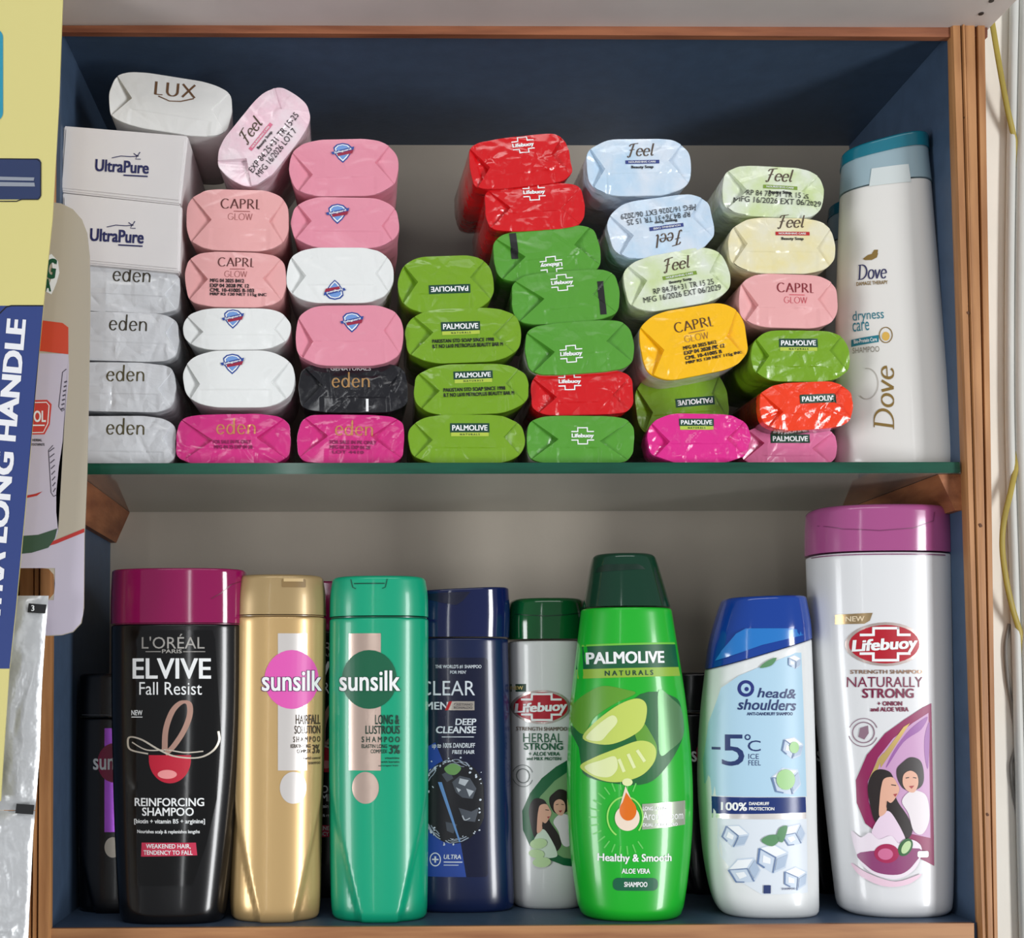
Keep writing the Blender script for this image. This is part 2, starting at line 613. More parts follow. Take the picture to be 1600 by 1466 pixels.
edge = box('front_edge', (0.0008, -0.0004, ZG - TG), (W - 0.0016, 0.0011, ZG), edge_m, gs, 0.0004)
for o in (pane, edge):
    o.matrix_parent_inverse = Matrix.Translation(-Vector(gs.location))

# ------------------------------------------------------------------ wall, pipes, cable beside the cabinet
wall_m = mat('cream_wall_paint', (240, 233, 220), rough=0.7, noise=0.06, nscale=18, bump=0.15, bscale=120)
YW = 0.032
wa = structure(box('wall_back', (W + 0.0100, YW, -0.25), (W + 0.35, YW + 0.02, 0.62), wall_m))
structure(box('wall_left', (-0.62, YW, -0.25), (-0.0288, YW + 0.02, 0.62), wall_m))
structure(box('wall_lower', (-0.0286, YW, -0.25), (W + 0.0098, YW + 0.02, -0.055), wall_m))
structure(box('wall_upper', (-0.0286, YW, H + 0.034), (W + 0.0098, YW + 0.02, 0.62), wall_m))
pvc = mat('white_pipe_plastic', (214, 214, 208), rough=0.45, noise=0.12, nscale=30, stretch=(3, 3, 0.4), bump=0.1)


def wire(name, pts, r, m_, label, cat, Y, squash=1.0, group=None):
    o = tube(name, [P(px, py, Y + dy) for px, py, dy in pts], r, m_, None, 14, squash)
    o['label'] = label
    o['category'] = cat
    if group:
        o['group'] = group
    return o


wire('conduit_pipe', [(1586, -60, 0), (1579, 300, 0), (1577, 560, 0), (1579, 720, 0), (1587, 980, 0), (1601, 1500, 0)], 0.0024, pvc,
     'slim white vertical pipe on the wall beside the brown post', 'pipe', YW - 0.0030)
wire('conduit_pipe', [(1602, -60, 0), (1595, 300, 0), (1593, 560, 0), (1595, 720, 0), (1603, 980, 0), (1617, 1500, 0)], 0.0029, pvc,
     'second white pipe at the picture edge, outermost from the brown post', 'pipe', YW - 0.0034)
olive = mat('olive_yellow_cable', (172, 152, 62), rough=0.5, noise=0.2, nscale=50)
wire('flat_cable', [(1546, 8, 0.0), (1551, 40, 0.0), (1561, 100, 0.0), (1573, 165, 0.002), (1588, 235, 0.006), (1597, 330, 0.006), (1598, 470, 0.006), (1597, 600, 0.006), (1592, 700, 0.006), (1580, 765, 0.003),
                    (1569, 812, 0.0), (1566, 855, 0.0), (1572, 905, 0.0), (1582, 950, 0.002), (1598, 1010, 0.006), (1608, 1120, 0.006)], 0.0016, olive,
     'olive yellow cable that bows out from behind the white pipe', 'cable', YW - 0.0095, 0.5)
wire('thin_wire', [(1577, 975, 0), (1571, 1010, 0), (1574, 1060, 0), (1582, 1110, 0), (1588, 1160, 0), (1580, 1195, 0), (1584, 1240, 0), (1596, 1300, 0), (1603, 1380, 0)], 0.0009,
     mat('grey_wire', (120, 116, 110), rough=0.6), 'thin grey loose wire on the wall below the olive cable', 'wire', YW - 0.0012)


# ================================================================== soap bars
class Soap:
    n_made = 0
    step = (0.0011, 0.0011)

    def __init__(self, label, cx, cy, w, h, rot=0.0, Y=0.012, yaw=0.0, nn=3.2, face=None, body=None, fold=0.45, L=0.074, base=False, flip=False, crinkle=1.0, rim=0.97, up=0.0, dome=0.0009):
        Soap.n_made += 1
        R = random.Random(100 + Soap.n_made * 7)
        k = mpp(Y)
        self.k = k
        self.flip = -1 if flip else 1
        a, b = w * k / 2, h * k / 2
        self.a, self.b = a, b
        c = P(cx, cy, Y)
        if base:
            c.z = ZG + 0.0004 + b
        root = empty('soap_bar', c, label, 'soap', 'wrapped soap bars piled on the glass shelf')
        root.rotation_euler = (Matrix.Rotation(math.radians(yaw), 3, 'Z') @ Matrix.Rotation(math.radians(-rot), 3, 'Y')).to_euler()
        self.root = root
        # folds and creases of the end
        al, ar = -(1 - fold) + R.uniform(-0.08, 0.08), (1 - fold) + R.uniform(-0.08, 0.08)
        yl, yr = R.uniform(-0.25, 0.15), R.uniform(-0.15, 0.25)
        sl, sr = R.uniform(0.0026, 0.0040), R.uniform(0.0010, 0.0032)
        ridges = []
        for _ in range(int(10 + 8 * crinkle)):
            th = R.choice([R.uniform(-0.5, 0.5), R.uniform(0, PI)])
            px, py = R.uniform(-0.95, 0.95) * a, R.uniform(-0.9, 0.9) * b
            ridges.append((px, py, math.cos(th), math.sin(th), R.uniform(0.0006, 0.0013), R.uniform(0.003, 0.009), R.uniform(-1, 1) * 0.00035 * crinkle))
        lip = R.uniform(-0.45, -0.2)

        def sst(x, wd):
            t = min(1, max(0, x / wd + 0.5))
            return t * t * (3 - 2 * t)

        def face_y(u, v):
            s, t = u / a, v / b
            y = -dome * max(0, 1 - s ** 4) * max(0, 1 - t * t)
            dl = (al - s) * b * 0.95 / (1 + al) - abs(t - yl) * b
            y += sl * sst(dl, 0.0006) * min(1, max(0, (s + 1.02) / (al + 1)) * 0.94 + 0.06)
            dr = (s - ar) * b * 0.95 / (1 - ar) - abs(t - yr) * b
            y += sr * sst(dr, 0.0006) * min(1, max(0, (1.02 - s) / (1 - ar)) * 0.94 + 0.06)
            if al < s < ar:
                y += 0.00035 * sst((lip - t) * b, 0.0006)
            for px, py, cx_, sy_, wd, ln, A in ridges:
                du, dv = u - px, v - py
                al_, ac = du * cx_ + dv * sy_, -du * sy_ + dv * cx_
                if abs(ac) < 3 * wd and abs(al_) < 3 * ln:
                    y += A * math.exp(-(ac / wd) ** 2 - (al_ / ln) ** 2)
            return y

        self.face_y = face_y
        NS, NR = 112, 36
        # an irregular many-sided outline: paper pulled over a rounded bar
        anc = []
        for k in range(4):
            for off_ in ((-37, -20, -8, 8, 20, 37) if nn < 3.5 else (-40, -14, -5, 5, 14, 40)):
                ct = math.degrees(math.atan2(b, a))
                base_t = (ct, 180 - ct, 180 + ct, 360 - ct)[k]
                anc.append(math.radians(base_t + off_ * (0.62 if nn < 3.5 else 0.6) + R.uniform(-3, 3)))
        anc = sorted(t % (2 * PI) for t in anc)
        def se(t):
            cc, ss = math.cos(t) / a, math.sin(t) / b
            r = (abs(cc) ** nn + abs(ss) ** nn) ** (-1 / nn) * (1 + R.uniform(-0.012, 0.012) * crinkle)
            return math.cos(t) * r / a, math.sin(t) * r / b
        apt = [se(t) for t in anc]
        per = []
        for i in range(len(apt)):
            p, q = apt[i], apt[(i + 1) % len(apt)]
            per.append(math.hypot((q[0] - p[0]) * a, (q[1] - p[1]) * b))
        tot_ = sum(per)
        rimp = []
        for i in range(NS):
            d = tot_ * i / NS
            j = 0
            while d > per[j]:
                d -= per[j]
                j += 1
            p, q = apt[j], apt[(j + 1) % len(apt)]
            f_ = d / per[j]
            rimp.append((p[0] + (q[0] - p[0]) * f_, p[1] + (q[1] - p[1]) * f_))
        for _ in range(2):
            rimp = [tuple(0.25 * rimp[i - 1][k] + 0.5 * rimp[i][k] + 0.25 * rimp[(i + 1) % NS][k] for k in (0, 1)) for i in range(NS)]
        mx, my = max(abs(p[0]) for p in rimp), max(abs(p[1]) for p in rimp)
        rimp = [(p[0] / mx, p[1] / my) for p in rimp]
        # cut lines: both sides of each fold, and of the lower flap's lip
        cuts = []
        for A, yy_, K, sg in ((al, yl, b * 0.95 / (1 + al), 1), (ar, yr, b * 0.95 / (1 - ar), -1)):
            for sig in (-1, 1):
                for c_ in (-0.0003, 0.0003):
                    cuts.append(((A * a, 0, yy_ * b - c_ / sig), (-sg * K / a, 0, -sig)))
        for c_ in (-0.0003, 0.0003):
            cuts.append(((0, 0, lip * b - c_), (0, 0, 1)))
        self.cuts = cuts
        bm = bmesh.new()
        bm.faces.new([bm.verts.new((p[0] * a * 0.992, 0, p[1] * b * 0.992)) for p in rimp])
        st = 0.00095
        for k in range(-int(a / st), int(a / st) + 1):
            bmesh.ops.bisect_plane(bm, geom=list(bm.verts) + list(bm.edges) + list(bm.faces), plane_co=(k * st, 0, 0), plane_no=(1, 0, 0), dist=1e-6)
        for k in range(-int(b / st), int(b / st) + 1):
            bmesh.ops.bisect_plane(bm, geom=list(bm.verts) + list(bm.edges) + list(bm.faces), plane_co=(0, 0, k * st), plane_no=(0, 0, 1), dist=1e-6)
        for co, no in cuts:
            bmesh.ops.bisect_plane(bm, geom=list(bm.verts) + list(bm.edges) + list(bm.faces), plane_co=co, plane_no=no, dist=1e-6)
        bm.verts.index_update()
        verts = [(v.co.x, face_y(v.co.x, v.co.z), v.co.z) for v in bm.verts]
        faces = [tuple(v.index for v in f.verts) for f in bm.faces]
        bm.free()
        mi = [0] * len(faces)
        base_i = len(verts)
        rings = [(0.0016, 0.95, 0), (0.0007, 0.985, 0), (0.0007, 0.998, 0), (0.002, 1.0, 0 if up == 0 else 1), (0.006, 0.995, 1), (L * 0.3, 0.98, 1), (L * 0.6, 0.97, 1), (L - 0.004, 0.95, 1), (L - 0.001, 0.92, 1), (L, 0.88, 1)]
        for (yy, sc, _) in rings:
            for i, (cx_, cz_) in enumerate(rimp):
                jx = 1 + (R.uniform(-0.006, 0.006) if 0.004 < yy < L - 0.002 else 0)
                verts.append((cx_ * a * sc * jx, yy, cz_ * b * sc * jx))
        tot = len(rings)
        for j in range(tot - 1):
            for i in range(NS):
                p, q = base_i + j * NS, base_i + (j + 1) * NS
                faces.append((p + i, p + (i + 1) % NS, q + (i + 1) % NS, q + i))
                mi.append(rings[j][2])
        faces.append(tuple(range(base_i + (tot - 1) * NS, base_i + tot * NS)))
        mi.append(1)
        self.parent = mesh('wrapper', verts, faces, [face, body or face], root, True, mi, 32)

    def loc(self, du, dv):
        return du * self.k * self.flip, -dv * self.k * self.flip

    def map(self, x, z, off):
        return Vector((x, self.face_y(x, z) - off, z))


def art_eden(s, m_, dx=0, dy=-14, wd=62, ht=26, rot=0):
    Decal(s, 'lettering', m_, 1).pen('eden', dx - wd / 2, dy - ht / 2, dx + wd / 2, dy + ht / 2, 0.05, 0.12, rot).done()


def small_print(s, m_, lines, rot=0, layer=2, bold=0.03):
    d = Decal(s, 'small_print', m_, layer)
    for t, x0, y0, x1, y1 in lines:
        d.text(t, x0, y0, x1, y1, bold, rot)
    return d.done()


SH_BLUE = ink('shield_blue', (38, 70, 150))
SH_LIGHT = ink('shield_light_blue', (110, 150, 210))
SH_RED = ink('shield_red', (150, 30, 60))


def art_shield(s, dx=0, dy=-25, r=18):
    o = lambda pts, k=1.0: [(dx + x * r * k, dy + y * r * k) for x, y in pts]
    sh = [(-0.72, -0.42), (-0.45, -0.68), (0.0, -0.78), (0.45, -0.68), (0.72, -0.42), (0.62, 0.12), (0.35, 0.52), (0.0, 0.85), (-0.35, 0.52), (-0.62, 0.12)]
    Decal(s, 'emblem_outline', SH_BLUE, 1).poly(*o(sh, 1.08)).done()
    Decal(s, 'emblem_rim', WHITE_INK, 2).poly(*o(sh, 0.92)).done()
    Decal(s, 'emblem_shield', SH_LIGHT, 3).poly(*o([(-0.55, -0.36), (-0.35, -0.56), (0, -0.64), (0.35, -0.56), (0.55, -0.36), (0.5, -0.1), (-0.5, -0.1)], 1)).poly(*o([(-0.42, 0.22), (0.42, 0.22), (0.0, 0.66)])).done()
    Decal(s, 'emblem_band', SH_RED, 4).poly(*o([(-0.5, 0.02), (0.95, -0.3), (0.8, 0.12), (-0.4, 0.34)])).done()
    Decal(s, 'emblem_ribbon', SH_BLUE, 5).poly(*o([(-0.98, -0.02), (0.98, -0.48), (0.92, -0.2), (-0.85, 0.2)])).done()
    Decal(s, 'lettering', WHITE_INK, 6).text('Safeguard', dx - 0.72 * r, dy - 0.2 * r, dx + 0.74 * r, dy + 0.02 * r, 0.03, 13).done()


def art_palm(s, dx=0, dy=-20, wd=62, ht=15, nat=True, rot=0, sub=(175, 195, 70)):
    Decal(s, 'name_plate', GREEN_INK, 1).rect(dx - wd / 2, dy - ht / 2, dx + wd / 2, dy + ht / 2).done()
    Decal(s, 'lettering', WHITE_INK, 2).text('PALMOLIVE', dx - wd * 0.45, dy - ht * 0.3, dx + wd * 0.45, dy + ht * 0.3, 0.03).done()
    if nat:
        Decal(s, 'name_strip', ink('lime_strip', sub), 1).rect(dx - wd * 0.48, dy + ht / 2, dx + wd * 0.48, dy + ht / 2 + 6).done()
        Decal(s, 'small_lettering', GREEN_INK, 2).text('N A T U R A L S', dx - wd * 0.25, dy + ht / 2 + 1.6, dx + wd * 0.25, dy + ht / 2 + 4.6, 0.02).done()


def art_life(s, dx=0, dy=-20, r=18):
    """broad cross outline with lettering across its middle"""
    m_ = WHITE_INK
    d = Decal(s, 'cross_emblem', m_, 1)
    w1, w2, h1, h2 = 0.42 * r, 0.95 * r, 0.72 * r, 0.38 * r
    for sg in (-1, 1):
        pts = [(-w2, sg * h2), (-w1, sg * h2), (-w1, sg * h1), (w1, sg * h1), (w1, sg * h2), (w2, sg * h2)]
        for p, q in zip(pts[:-1], pts[1:]):
            ex = 0.05 * r
            if p[0] == q[0]:
                d.rect(dx + p[0] - ex, dy + min(p[1], q[1]) - ex, dx + p[0] + ex, dy + max(p[1], q[1]) + ex)
            else:
                d.rect(dx + min(p[0], q[0]) - ex, dy + p[1] - ex, dx + max(p[0], q[0]) + ex, dy + p[1] + ex)
    d.done()
    Decal(s, 'lettering', m_, 2).text('Lifebuoy', dx - 0.98 * r, dy - 0.2 * r, dx + 0.98 * r, dy + 0.26 * r, 0.05).done()


def art_feel(s, bar, dx=0, dy=-22, rot=0, code=None):
    Decal(s, 'lettering', ink('feel_brown', (82, 66, 52)), 1).pen('Feel', dx - 24, dy - 13, dx + 22, dy + 12, 0.05, 0.14, 0, 0.28, 0.02).done()
    Decal(s, 'name_bar', ink(*bar), 1).rect(dx - 27, dy + 16, dx + 28, dy + 22).done()
    Decal(s, 'small_lettering', WHITE_INK, 2).text('NOURISHING CARE', dx - 22, dy + 17.5, dx + 22, dy + 20.5, 0.02).done()
    small_print(s, BLACK_INK, [('Beauty Soap', dx - 18, dy + 25, dx + 18, dy + 31)])
    if code:
        small_print(s, BLACK_INK, code, layer=3, bold=0.0)


def art_capri(s, dx=0, dy=-16, dark=(92, 40, 38), k=1.0, code=None):
    i1 = ink('capri_%d' % dark[0], dark)
    Decal(s, 'lettering', i1, 1).pen('CAPRI', dx - 31 * k, dy - 10 * k, dx + 31 * k, dy + 7 * k, 0.06, 0.15, 0, 0.0, 0.1).done()
    Decal(s, 'small_lettering', ink('capri_thin_%d' % dark[0], tuple(min(255, int(x * 1.35 + 30)) for x in dark)), 1).rect(dx - 10 * k, dy + 10 * k, dx + 16 * k, dy + 11.2 * k).pen('GLOW', dx - 19 * k, dy + 14 * k, dx + 20 * k, dy + 25 * k, 0.05, 0.08, 0, 0.0, 0.08).done()
    if code:
        small_print(s, BLACK_INK, code)


# wrapper materials
M_EDEN = wrap('silver_white', (216, 218, 222), 0.24, 0.7, 0.5)
M_WHITE = wrap('white', (226, 228, 227), 0.38, 0.3, 0.3)
M_LUX = wrap('lux_white', (232, 232, 230), 0.5, 0.1, 0.2)
M_PINK = wrap('rose_pink', (222, 140, 160), 0.4, 0.3, 0.3)
M_CAPRI = wrap('salmon_pink', (228, 166, 166), 0.3, 0.5, 0.25)
M_MAG = wrap('magenta', (206, 42, 126), 0.2, 0.8, 0.6)
M_BLACK = wrap('black', (20, 20, 26), 0.2, 0.8, 0.6)
M_PALM = wrap('leaf_green', (116, 160, 26), 0.28, 0.6, 0.5)
M_LIFE = wrap('mid_green', (82, 152, 46), 0.32, 0.5, 0.4)
M_RED = wrap('red', (208, 14, 22), 0.2, 0.8, 0.6)
M_YEL = wrap('yellow', (246, 188, 16), 0.25, 0.6, 0.5)
M_FBLUE = wrap('pale_blue', (186, 212, 234), 0.2, 0.8, 0.6, 0.3, (214, 224, 236))
M_FGREEN = wrap('pale_green', (200, 216, 160), 0.2, 0.8, 0.6, 0.3, (222, 228, 218))
M_FYEL = wrap('pale_yellow', (228, 216, 160), 0.2, 0.8, 0.5, 0.3, (226, 222, 200))
M_FPINK = wrap('pale_pink', (236, 196, 210), 0.2, 0.8, 0.5, 0.3, (234, 220, 226))
M_PPINK = wrap('candy_pink', (226, 118, 164), 0.25, 0.7, 0.5)
M_PMAG = wrap('hot_pink', (222, 40, 140), 0.2, 0.9, 0.7)
M_ORANGE = wrap('orange_red', (240, 62, 24), 0.2, 0.8, 0.7)
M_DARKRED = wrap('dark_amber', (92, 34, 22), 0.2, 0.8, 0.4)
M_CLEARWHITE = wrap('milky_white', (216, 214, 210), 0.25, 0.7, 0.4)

# --- four silvery bars beside the hanging cards
x = ink('eden_gold', (96, 88, 60), 0.3, 0.4)
for lab, cx, cy, w_, h_, ro, kw in (
        ('silvery white soap bar lying on the glass, lowest of its stack', 186, 685, 180, 80, -1, dict(base=True)),
        ('silvery white soap bar second up from the glass shelf', 186, 605, 180, 80, -1, {}),
        ('silvery white soap bar third up from the glass shelf', 190, 526, 182, 79, -2, {}),
        ('crumpled silvery white soap bar pressed under the lower white box', 195, 453, 180, 72, -3, {})):
    s = Soap(lab, cx, cy, w_, h_, ro, 0.010, 0, 5.0, M_EDEN, M_EDEN, 0.25, 0.078, crinkle=1.8, **kw)
    art_eden(s, x if kw or cy == 605 else ink('eden_dark', (60, 54, 40)), 10, -22 if cy != 453 else -26, 60, 27)
    Decal(s, 'paper_flap', mat('flap_paper', (212, 213, 216), rough=0.5), 1).poly((-30, 0), (-82, 0), (-82, 36), (-28, 37)).done()

# --- two white cartons
carton = mat('white_carton', (232, 228, 228), rough=0.55, noise=0.04, nscale=30)


class Flat:
    """front face of a box, drawn in photo pixels"""
    step = (1.0, 1.0)

    def __init__(self, Y, origin, parent):
        self.Y, self.o, self.parent = Y, origin, parent

    def loc(self, px, py):
        p = P(px, py, self.Y)
        return p.x - self.o.x, p.z - self.o.z

    def map(self, x, z, off):
        return Vector((x, self.Y - self.o.y - off, z))


def carton_box(label, q, lidz, logo):
    Y = 0.006
    c = sum((P(a, b, Y) for a, b in q), Vector()) / 4
    c.z = min(P(*q[2], Y).z, P(*q[3], Y).z)
    root = empty('soap_carton', c, label, 'box', 'white soap cartons')
    a = [P(px, py, Y) - c for px, py in q]
    dep = Vector((0, 0.082, 0))
    o = prism('carton', a, dep, carton, root)
    bm = bmesh.new()
    bm.from_mesh(o.data)
    bmesh.ops.bevel(bm, geom=list(bm.edges), offset=0.0008, segments=2, affect='EDGES')
    bm.to_mesh(o.data)
    bm.free()
    # tuck flap: a thin card standing just proud of the front
    fl = [P(px, py, Y) - c + Vector((0, -0.0006, 0)) for px, py in logo['flap']]
    prism('tuck_flap', fl, (0, 0.0005, 0), carton, root)
    S = Flat(Y - 0.0007, c, root)
    x0, y0, x1, y1 = logo['box']
    d = Decal(S, 'lettering', ink('navy', (32, 36, 92)), 1)
    d.text('UltraPure', x0, y0 + 3, x1, y1 - 1, 0.03, -3)
    d.line([(x0 + 44, y1 + 3), (x1 - 2, y1 + 5)], 2.2)
    d.done()
    d = Decal(S, 'swoosh', ink('navy', (32, 36, 92)), 1)
    d.line([(x0 + 26, y0 - 1), (x0 + 40, y0 - 4), (x0 + 56, y0 - 3), (x0 + 68, y0 - 4)], 1.2)
    d.line([(x0 + 60, y0 - 8), (x0 + 66, y0 - 4), (x0 + 70, y0 - 10)], 1.4).line([(x0 + 66, y0 - 5), (x0 + 63, y0 + 1), (x0 + 71, y0 + 1)], 1.2)
    d.done()


carton_box('white cardboard soap carton with navy lettering, on top of its twin', [(99, 196), (294, 212), (282, 320), (92, 299)], 0,
           dict(flap=[(104, 203), (288, 219), (279, 313), (97, 294)], box=(149, 248, 233, 271)))
carton_box('white cardboard soap carton squeezed under the top carton', [(96, 301), (284, 321), (281, 426), (98, 409)], 0,
           dict(flap=[(101, 309), (279, 327), (277, 420), (103, 404)], box=(141, 356, 225, 380)))

s = Soap('white paper soap bar with brown lettering lying across the white carton', 266, 163, 198, 92, -8, 0.012, 3, 3.6, M_LUX, M_LUX, 0.35, 0.074, crinkle=0.8)
Decal(s, 'lettering', ink('lux_brown', (120, 88, 62), 0.3, 0.3), 1).pen('LUX', -28, -36, 38, -12, 0.07, 0.16, 4, 0, 0.12).line([(-20, -9), (-2, -4), (16, -6), (36, -14)], 1.5, 3).done()

# --- second stack
s = Soap('magenta soap bar with gold lettering between silvery bar and its magenta neighbour', 365, 682, 182, 82, 0, 0.008, 0, 5, M_MAG, M_MAG, 0.62, base=True, crinkle=2)
art_eden(s, ink('eden_bright_gold', (206, 140, 90), 0.3, 0.3), 4, -20, 62, 26)
small_print(s, ink('plum', (130, 20, 80)), [('FOR SALE IN PK ONLY', -32, 2, 28, 8), ('MFG 04 25 EXP 04 28', -30, 10, 30, 16)])
s = Soap('round white soap bar with blue shield on the magenta bar', 373, 592, 178, 92, 0, 0.006, 0, 2.7, M_WHITE, M_WHITE, 0.38)
art_shield(s, -10, -24, 19)
s = Soap('slimmer white soap bar with blue shield under the salmon bars', 370, 514, 172, 68, 0, 0.008, 0, 2.9, M_WHITE, M_WHITE, 0.38)
art_shield(s, -6, -16, 18)
s = Soap('salmon pink soap bar with black date print', 368, 437, 162, 90, -1, 0.008, 0, 3.6, M_CAPRI, M_CAPRI, 0.45)
art_capri(s, 0, -26, (92, 40, 38), 0.92, [('MFG 04 2025 B412', -40, 0, 14, 6), ('EXP 04 2028 PK 12', -40, 8, 22, 14), ('CML 10-41005 B-103', -40, 15, 30, 21), ('MRP RS 120 NET 115g INC', -40, 22, 50, 28)])
s = Soap('salmon pink soap bar without date print under the tilted pink bar', 371, 344, 164, 100, -1, 0.007, 0, 3.4, M_CAPRI, M_CAPRI, 0.45)
art_capri(s, 4, -24)
s = Soap('pale pink soap bar standing tilted on top of the salmon bars', 412, 214, 174, 98, 52, 0.008, 0, 3.4, M_FPINK, M_FPINK, 0.4, crinkle=1.5)
art_feel(s, ('feel_pink', (214, 110, 140)), -4, -22, 0, [('EXP 84.25+31 TR 15-25', -58, 14, 62, 24), ('MFG 16/2026 LOT 7', -56, 27, 40, 37)])

# --- third stack
s = Soap('magenta soap bar with gold lettering under the black soap bar', 549, 683, 172, 80, -1, 0.008, 0, 5, M_MAG, M_MAG, 0.6, base=True, crinkle=2)
art_eden(s, ink('eden_bright_gold', (206, 140, 90)), 4, -18, 60, 25)
small_print(s, ink('plum', (130, 20, 80)), [('FOR SALE IN PK ONLY', -34, 2, 40, 8), ('MFG 04 25 EXP 04 28', -34, 10, 30, 16), ('LOT 4410', -30, 18, 20, 23)])
s = Soap('black soap bar with gold lettering', 552, 606, 174, 80, 0, 0.013, 0, 4.5, M_BLACK, M_BLACK, 0.4, crinkle=1.6)
art_eden(s, ink('eden_old_gold', (168, 128, 78)), -4, -12, 60, 25)
Decal(s, 'small_lettering', ink('pale_grey', (178, 178, 178)), 1).text('GENATURALS', -36, -34, 28, -27, 0.02).done()
Decal(s, 'paper_tab', WHITE_INK, 1).rect(20, 18, 24, 38).done()
s = Soap('rose pink soap bar with blue shield resting on the black bar', 546, 524, 172, 98, 0, 0.006, 0, 3.3, M_PINK, M_PINK, 0.4)
art_shield(s, 4, -21, 19)
s = Soap('white soap bar with upside down blue shield', 531, 430, 172, 90, 0, 0.008, 0, 2.9, M_WHITE, M_WHITE, 0.38, flip=True)
art_shield(s, 8, -25, 18)
s = Soap('rose pink soap bar between white bar and topmost rose pink bar', 539, 348, 174, 84, -1, 0.008, -1, 2.9, M_PINK, M_PINK, 0.4)
art_shield(s, -12, -14, 19)
s = Soap('rose pink soap bar topmost of the shield stack', 537, 262, 176, 94, 1, 0.008, -1, 2.9, M_PINK, M_PINK, 0.4)
art_shield(s, -1, -24, 19)

# --- leaf green stack
GP = [('PAKISTAN STD SOAP SINCE 1998', -44, -2, 54, 4), ('B.T NO L610 METROPLUS BEAUTY BAR M', -44, 6, 68, 12)]
s = Soap('leaf green soap bar lying on the glass beside the magenta bars', 729, 685, 186, 80, 0, 0.008, 0, 3.0, M_PALM, M_PALM, 0.42, base=True)
art_palm(s, 5, -18)
s = Soap('leaf green soap bar with black print, one up from the glass', 736, 608, 184, 82, 2, 0.008, 0, 3.0, M_PALM, M_PALM, 0.42, crinkle=1.4)
art_palm(s, 4, -22, 62, 13)
small_print(s, BLACK_INK, GP)
s = Soap('leaf green soap bar with black print below the upside down leaf green bar', 724, 524, 186, 88, 2, 0.008, 0, 3.0, M_PALM, M_PALM, 0.42, crinkle=1.4)
art_palm(s, -4, -14, 62, 15)
small_print(s, BLACK_INK, [(t, a - 6, b + 8, c - 6, d + 8) for t, a, b, c, d in GP])
s = Soap('leaf green soap bar upside down, topmost of the leaf green stack', 697, 444, 154, 92, 2, 0.008, 0, 2.8, M_PALM, M_PALM, 0.42, flip=True)
art_palm(s, -5, -9, 66, 14, False)

# --- red and mid green stack
s = Soap('mid green soap bar with white cross lying on the glass', 907, 685, 172, 78, 0, 0.008, 0, 4.5, M_LIFE, M_CLEARWHITE, 0.6, base=True, up=1)
art_life(s, 3, -6)
s = Soap('red soap bar with white cross sandwiched between two mid green bars', 910, 614, 164, 72, 1, 0.011, 0, 5, M_RED, M_RED, 0.5, crinkle=1.5)
art_life(s, -20, -18)
s = Soap('mid green soap bar with pale edges above the sandwiched red bar', 905, 543, 176, 84, 4, 0.008, 0, 4.2, M_LIFE, M_CLEARWHITE, 0.5, up=1)
art_life(s, -14, 10, 18)
s = Soap('mid green soap bar with black notch, second below the red bars', 884, 464, 174, 84, 5, 0.009, 0, 4.2, M_LIFE, M_LIFE, 0.55)
art_life(s, -4, -23)
Decal(s, 'black_mark', BLACK_INK, 1).rect(52, -20, 62, 34).done()
s = Soap('mid green soap bar upside down, directly under the lower red bar', 855, 396, 172, 84, 6, 0.011, 0, 4.2, M_LIFE, M_LIFE, 0.55, flip=True)
art_life(s, -4, -20)
Decal(s, 'black_mark', BLACK_INK, 1).rect(46, -2, 57, 38).done()
s = Soap('red soap bar with white cross under the topmost red bar', 836, 324, 162, 78, 4, 0.010, 2, 4.5, M_RED, M_RED, 0.45, crinkle=1.8)
art_life(s, 0, -24)
s = Soap('red soap bar with white cross leaning on top of its stack', 813, 253, 166, 84, 8, 0.008, 4, 4.5, M_RED, M_RED, 0.45, crinkle=2.2)
art_life(s, 8, -26)

# --- mixed stack with the yellow bar
s = Soap('leaf green soap bar upside down half hidden behind the hot pink bar', 1066, 632, 148, 106, 5, 0.032, 0, 3.2, M_PALM, M_PALM, 0.42, 0.07, flip=True)
art_palm(s, -20, 2, 62, 14, False)
s = Soap('hot pink soap bar lying on the glass', 1092, 681, 166, 80, 0, 0.005, 0, 2.9, M_PMAG, M_PMAG, 0.42, 0.026, base=True, crinkle=2.2)
art_palm(s, -4, -25, 55, 12)
s = Soap('yellow soap bar with white edges and brown lettering', 1084, 533, 172, 112, 11, 0.008, 0, 3.4, M_YEL, M_CLEARWHITE, 0.42, crinkle=1.5, up=1)
art_capri(s, 4, -24, (88, 52, 20), 1.0, [('MFG 04 2025 B412', -20, 6, 34, 12), ('EXP 04 2028 PK 12', -20, 14, 46, 20), ('CML 10-41005 B', -20, 22, 40, 28), ('MRP RS 120 NET 115g INC', -20, 30, 72, 36)])
s = Soap('pale green soap bar resting on the yellow bar', 1058, 437, 172, 92, 10, 0.008, 0, 3.2, M_FGREEN, M_FGREEN, 0.42, crinkle=1.5)
art_feel(s, ('feel_green', (120, 150, 50)), 4, -24, 0, [('RP 84.76+31 TR 15 25', -42, 9, 56, 18), ('MFG 16/2026 EXT 06/2029', -60, 20, 66, 29)])
s = Soap('pale blue soap bar upside down under the other pale blue bar', 1033, 354, 172, 96, 8, 0.008, 0, 3.2, M_FBLUE, M_FBLUE, 0.4, crinkle=1.6, flip=True)
art_feel(s, ('feel_blue', (50, 64, 130)), -8, -22, 0, [('RP 84.76+31 TR 15 25', -48, 8, 54, 17), ('MFG 16/2026 EXT 06/2029', -60, 19, 62, 28)])
s = Soap('pale blue soap bar upright lettering, topmost beside the red bars', 999, 261, 170, 94, 2, 0.006, 2, 3.2, M_FBLUE, M_FBLUE, 0.4, crinkle=1.6)
art_feel(s, ('feel_blue', (50, 64, 130)), 4, -26)

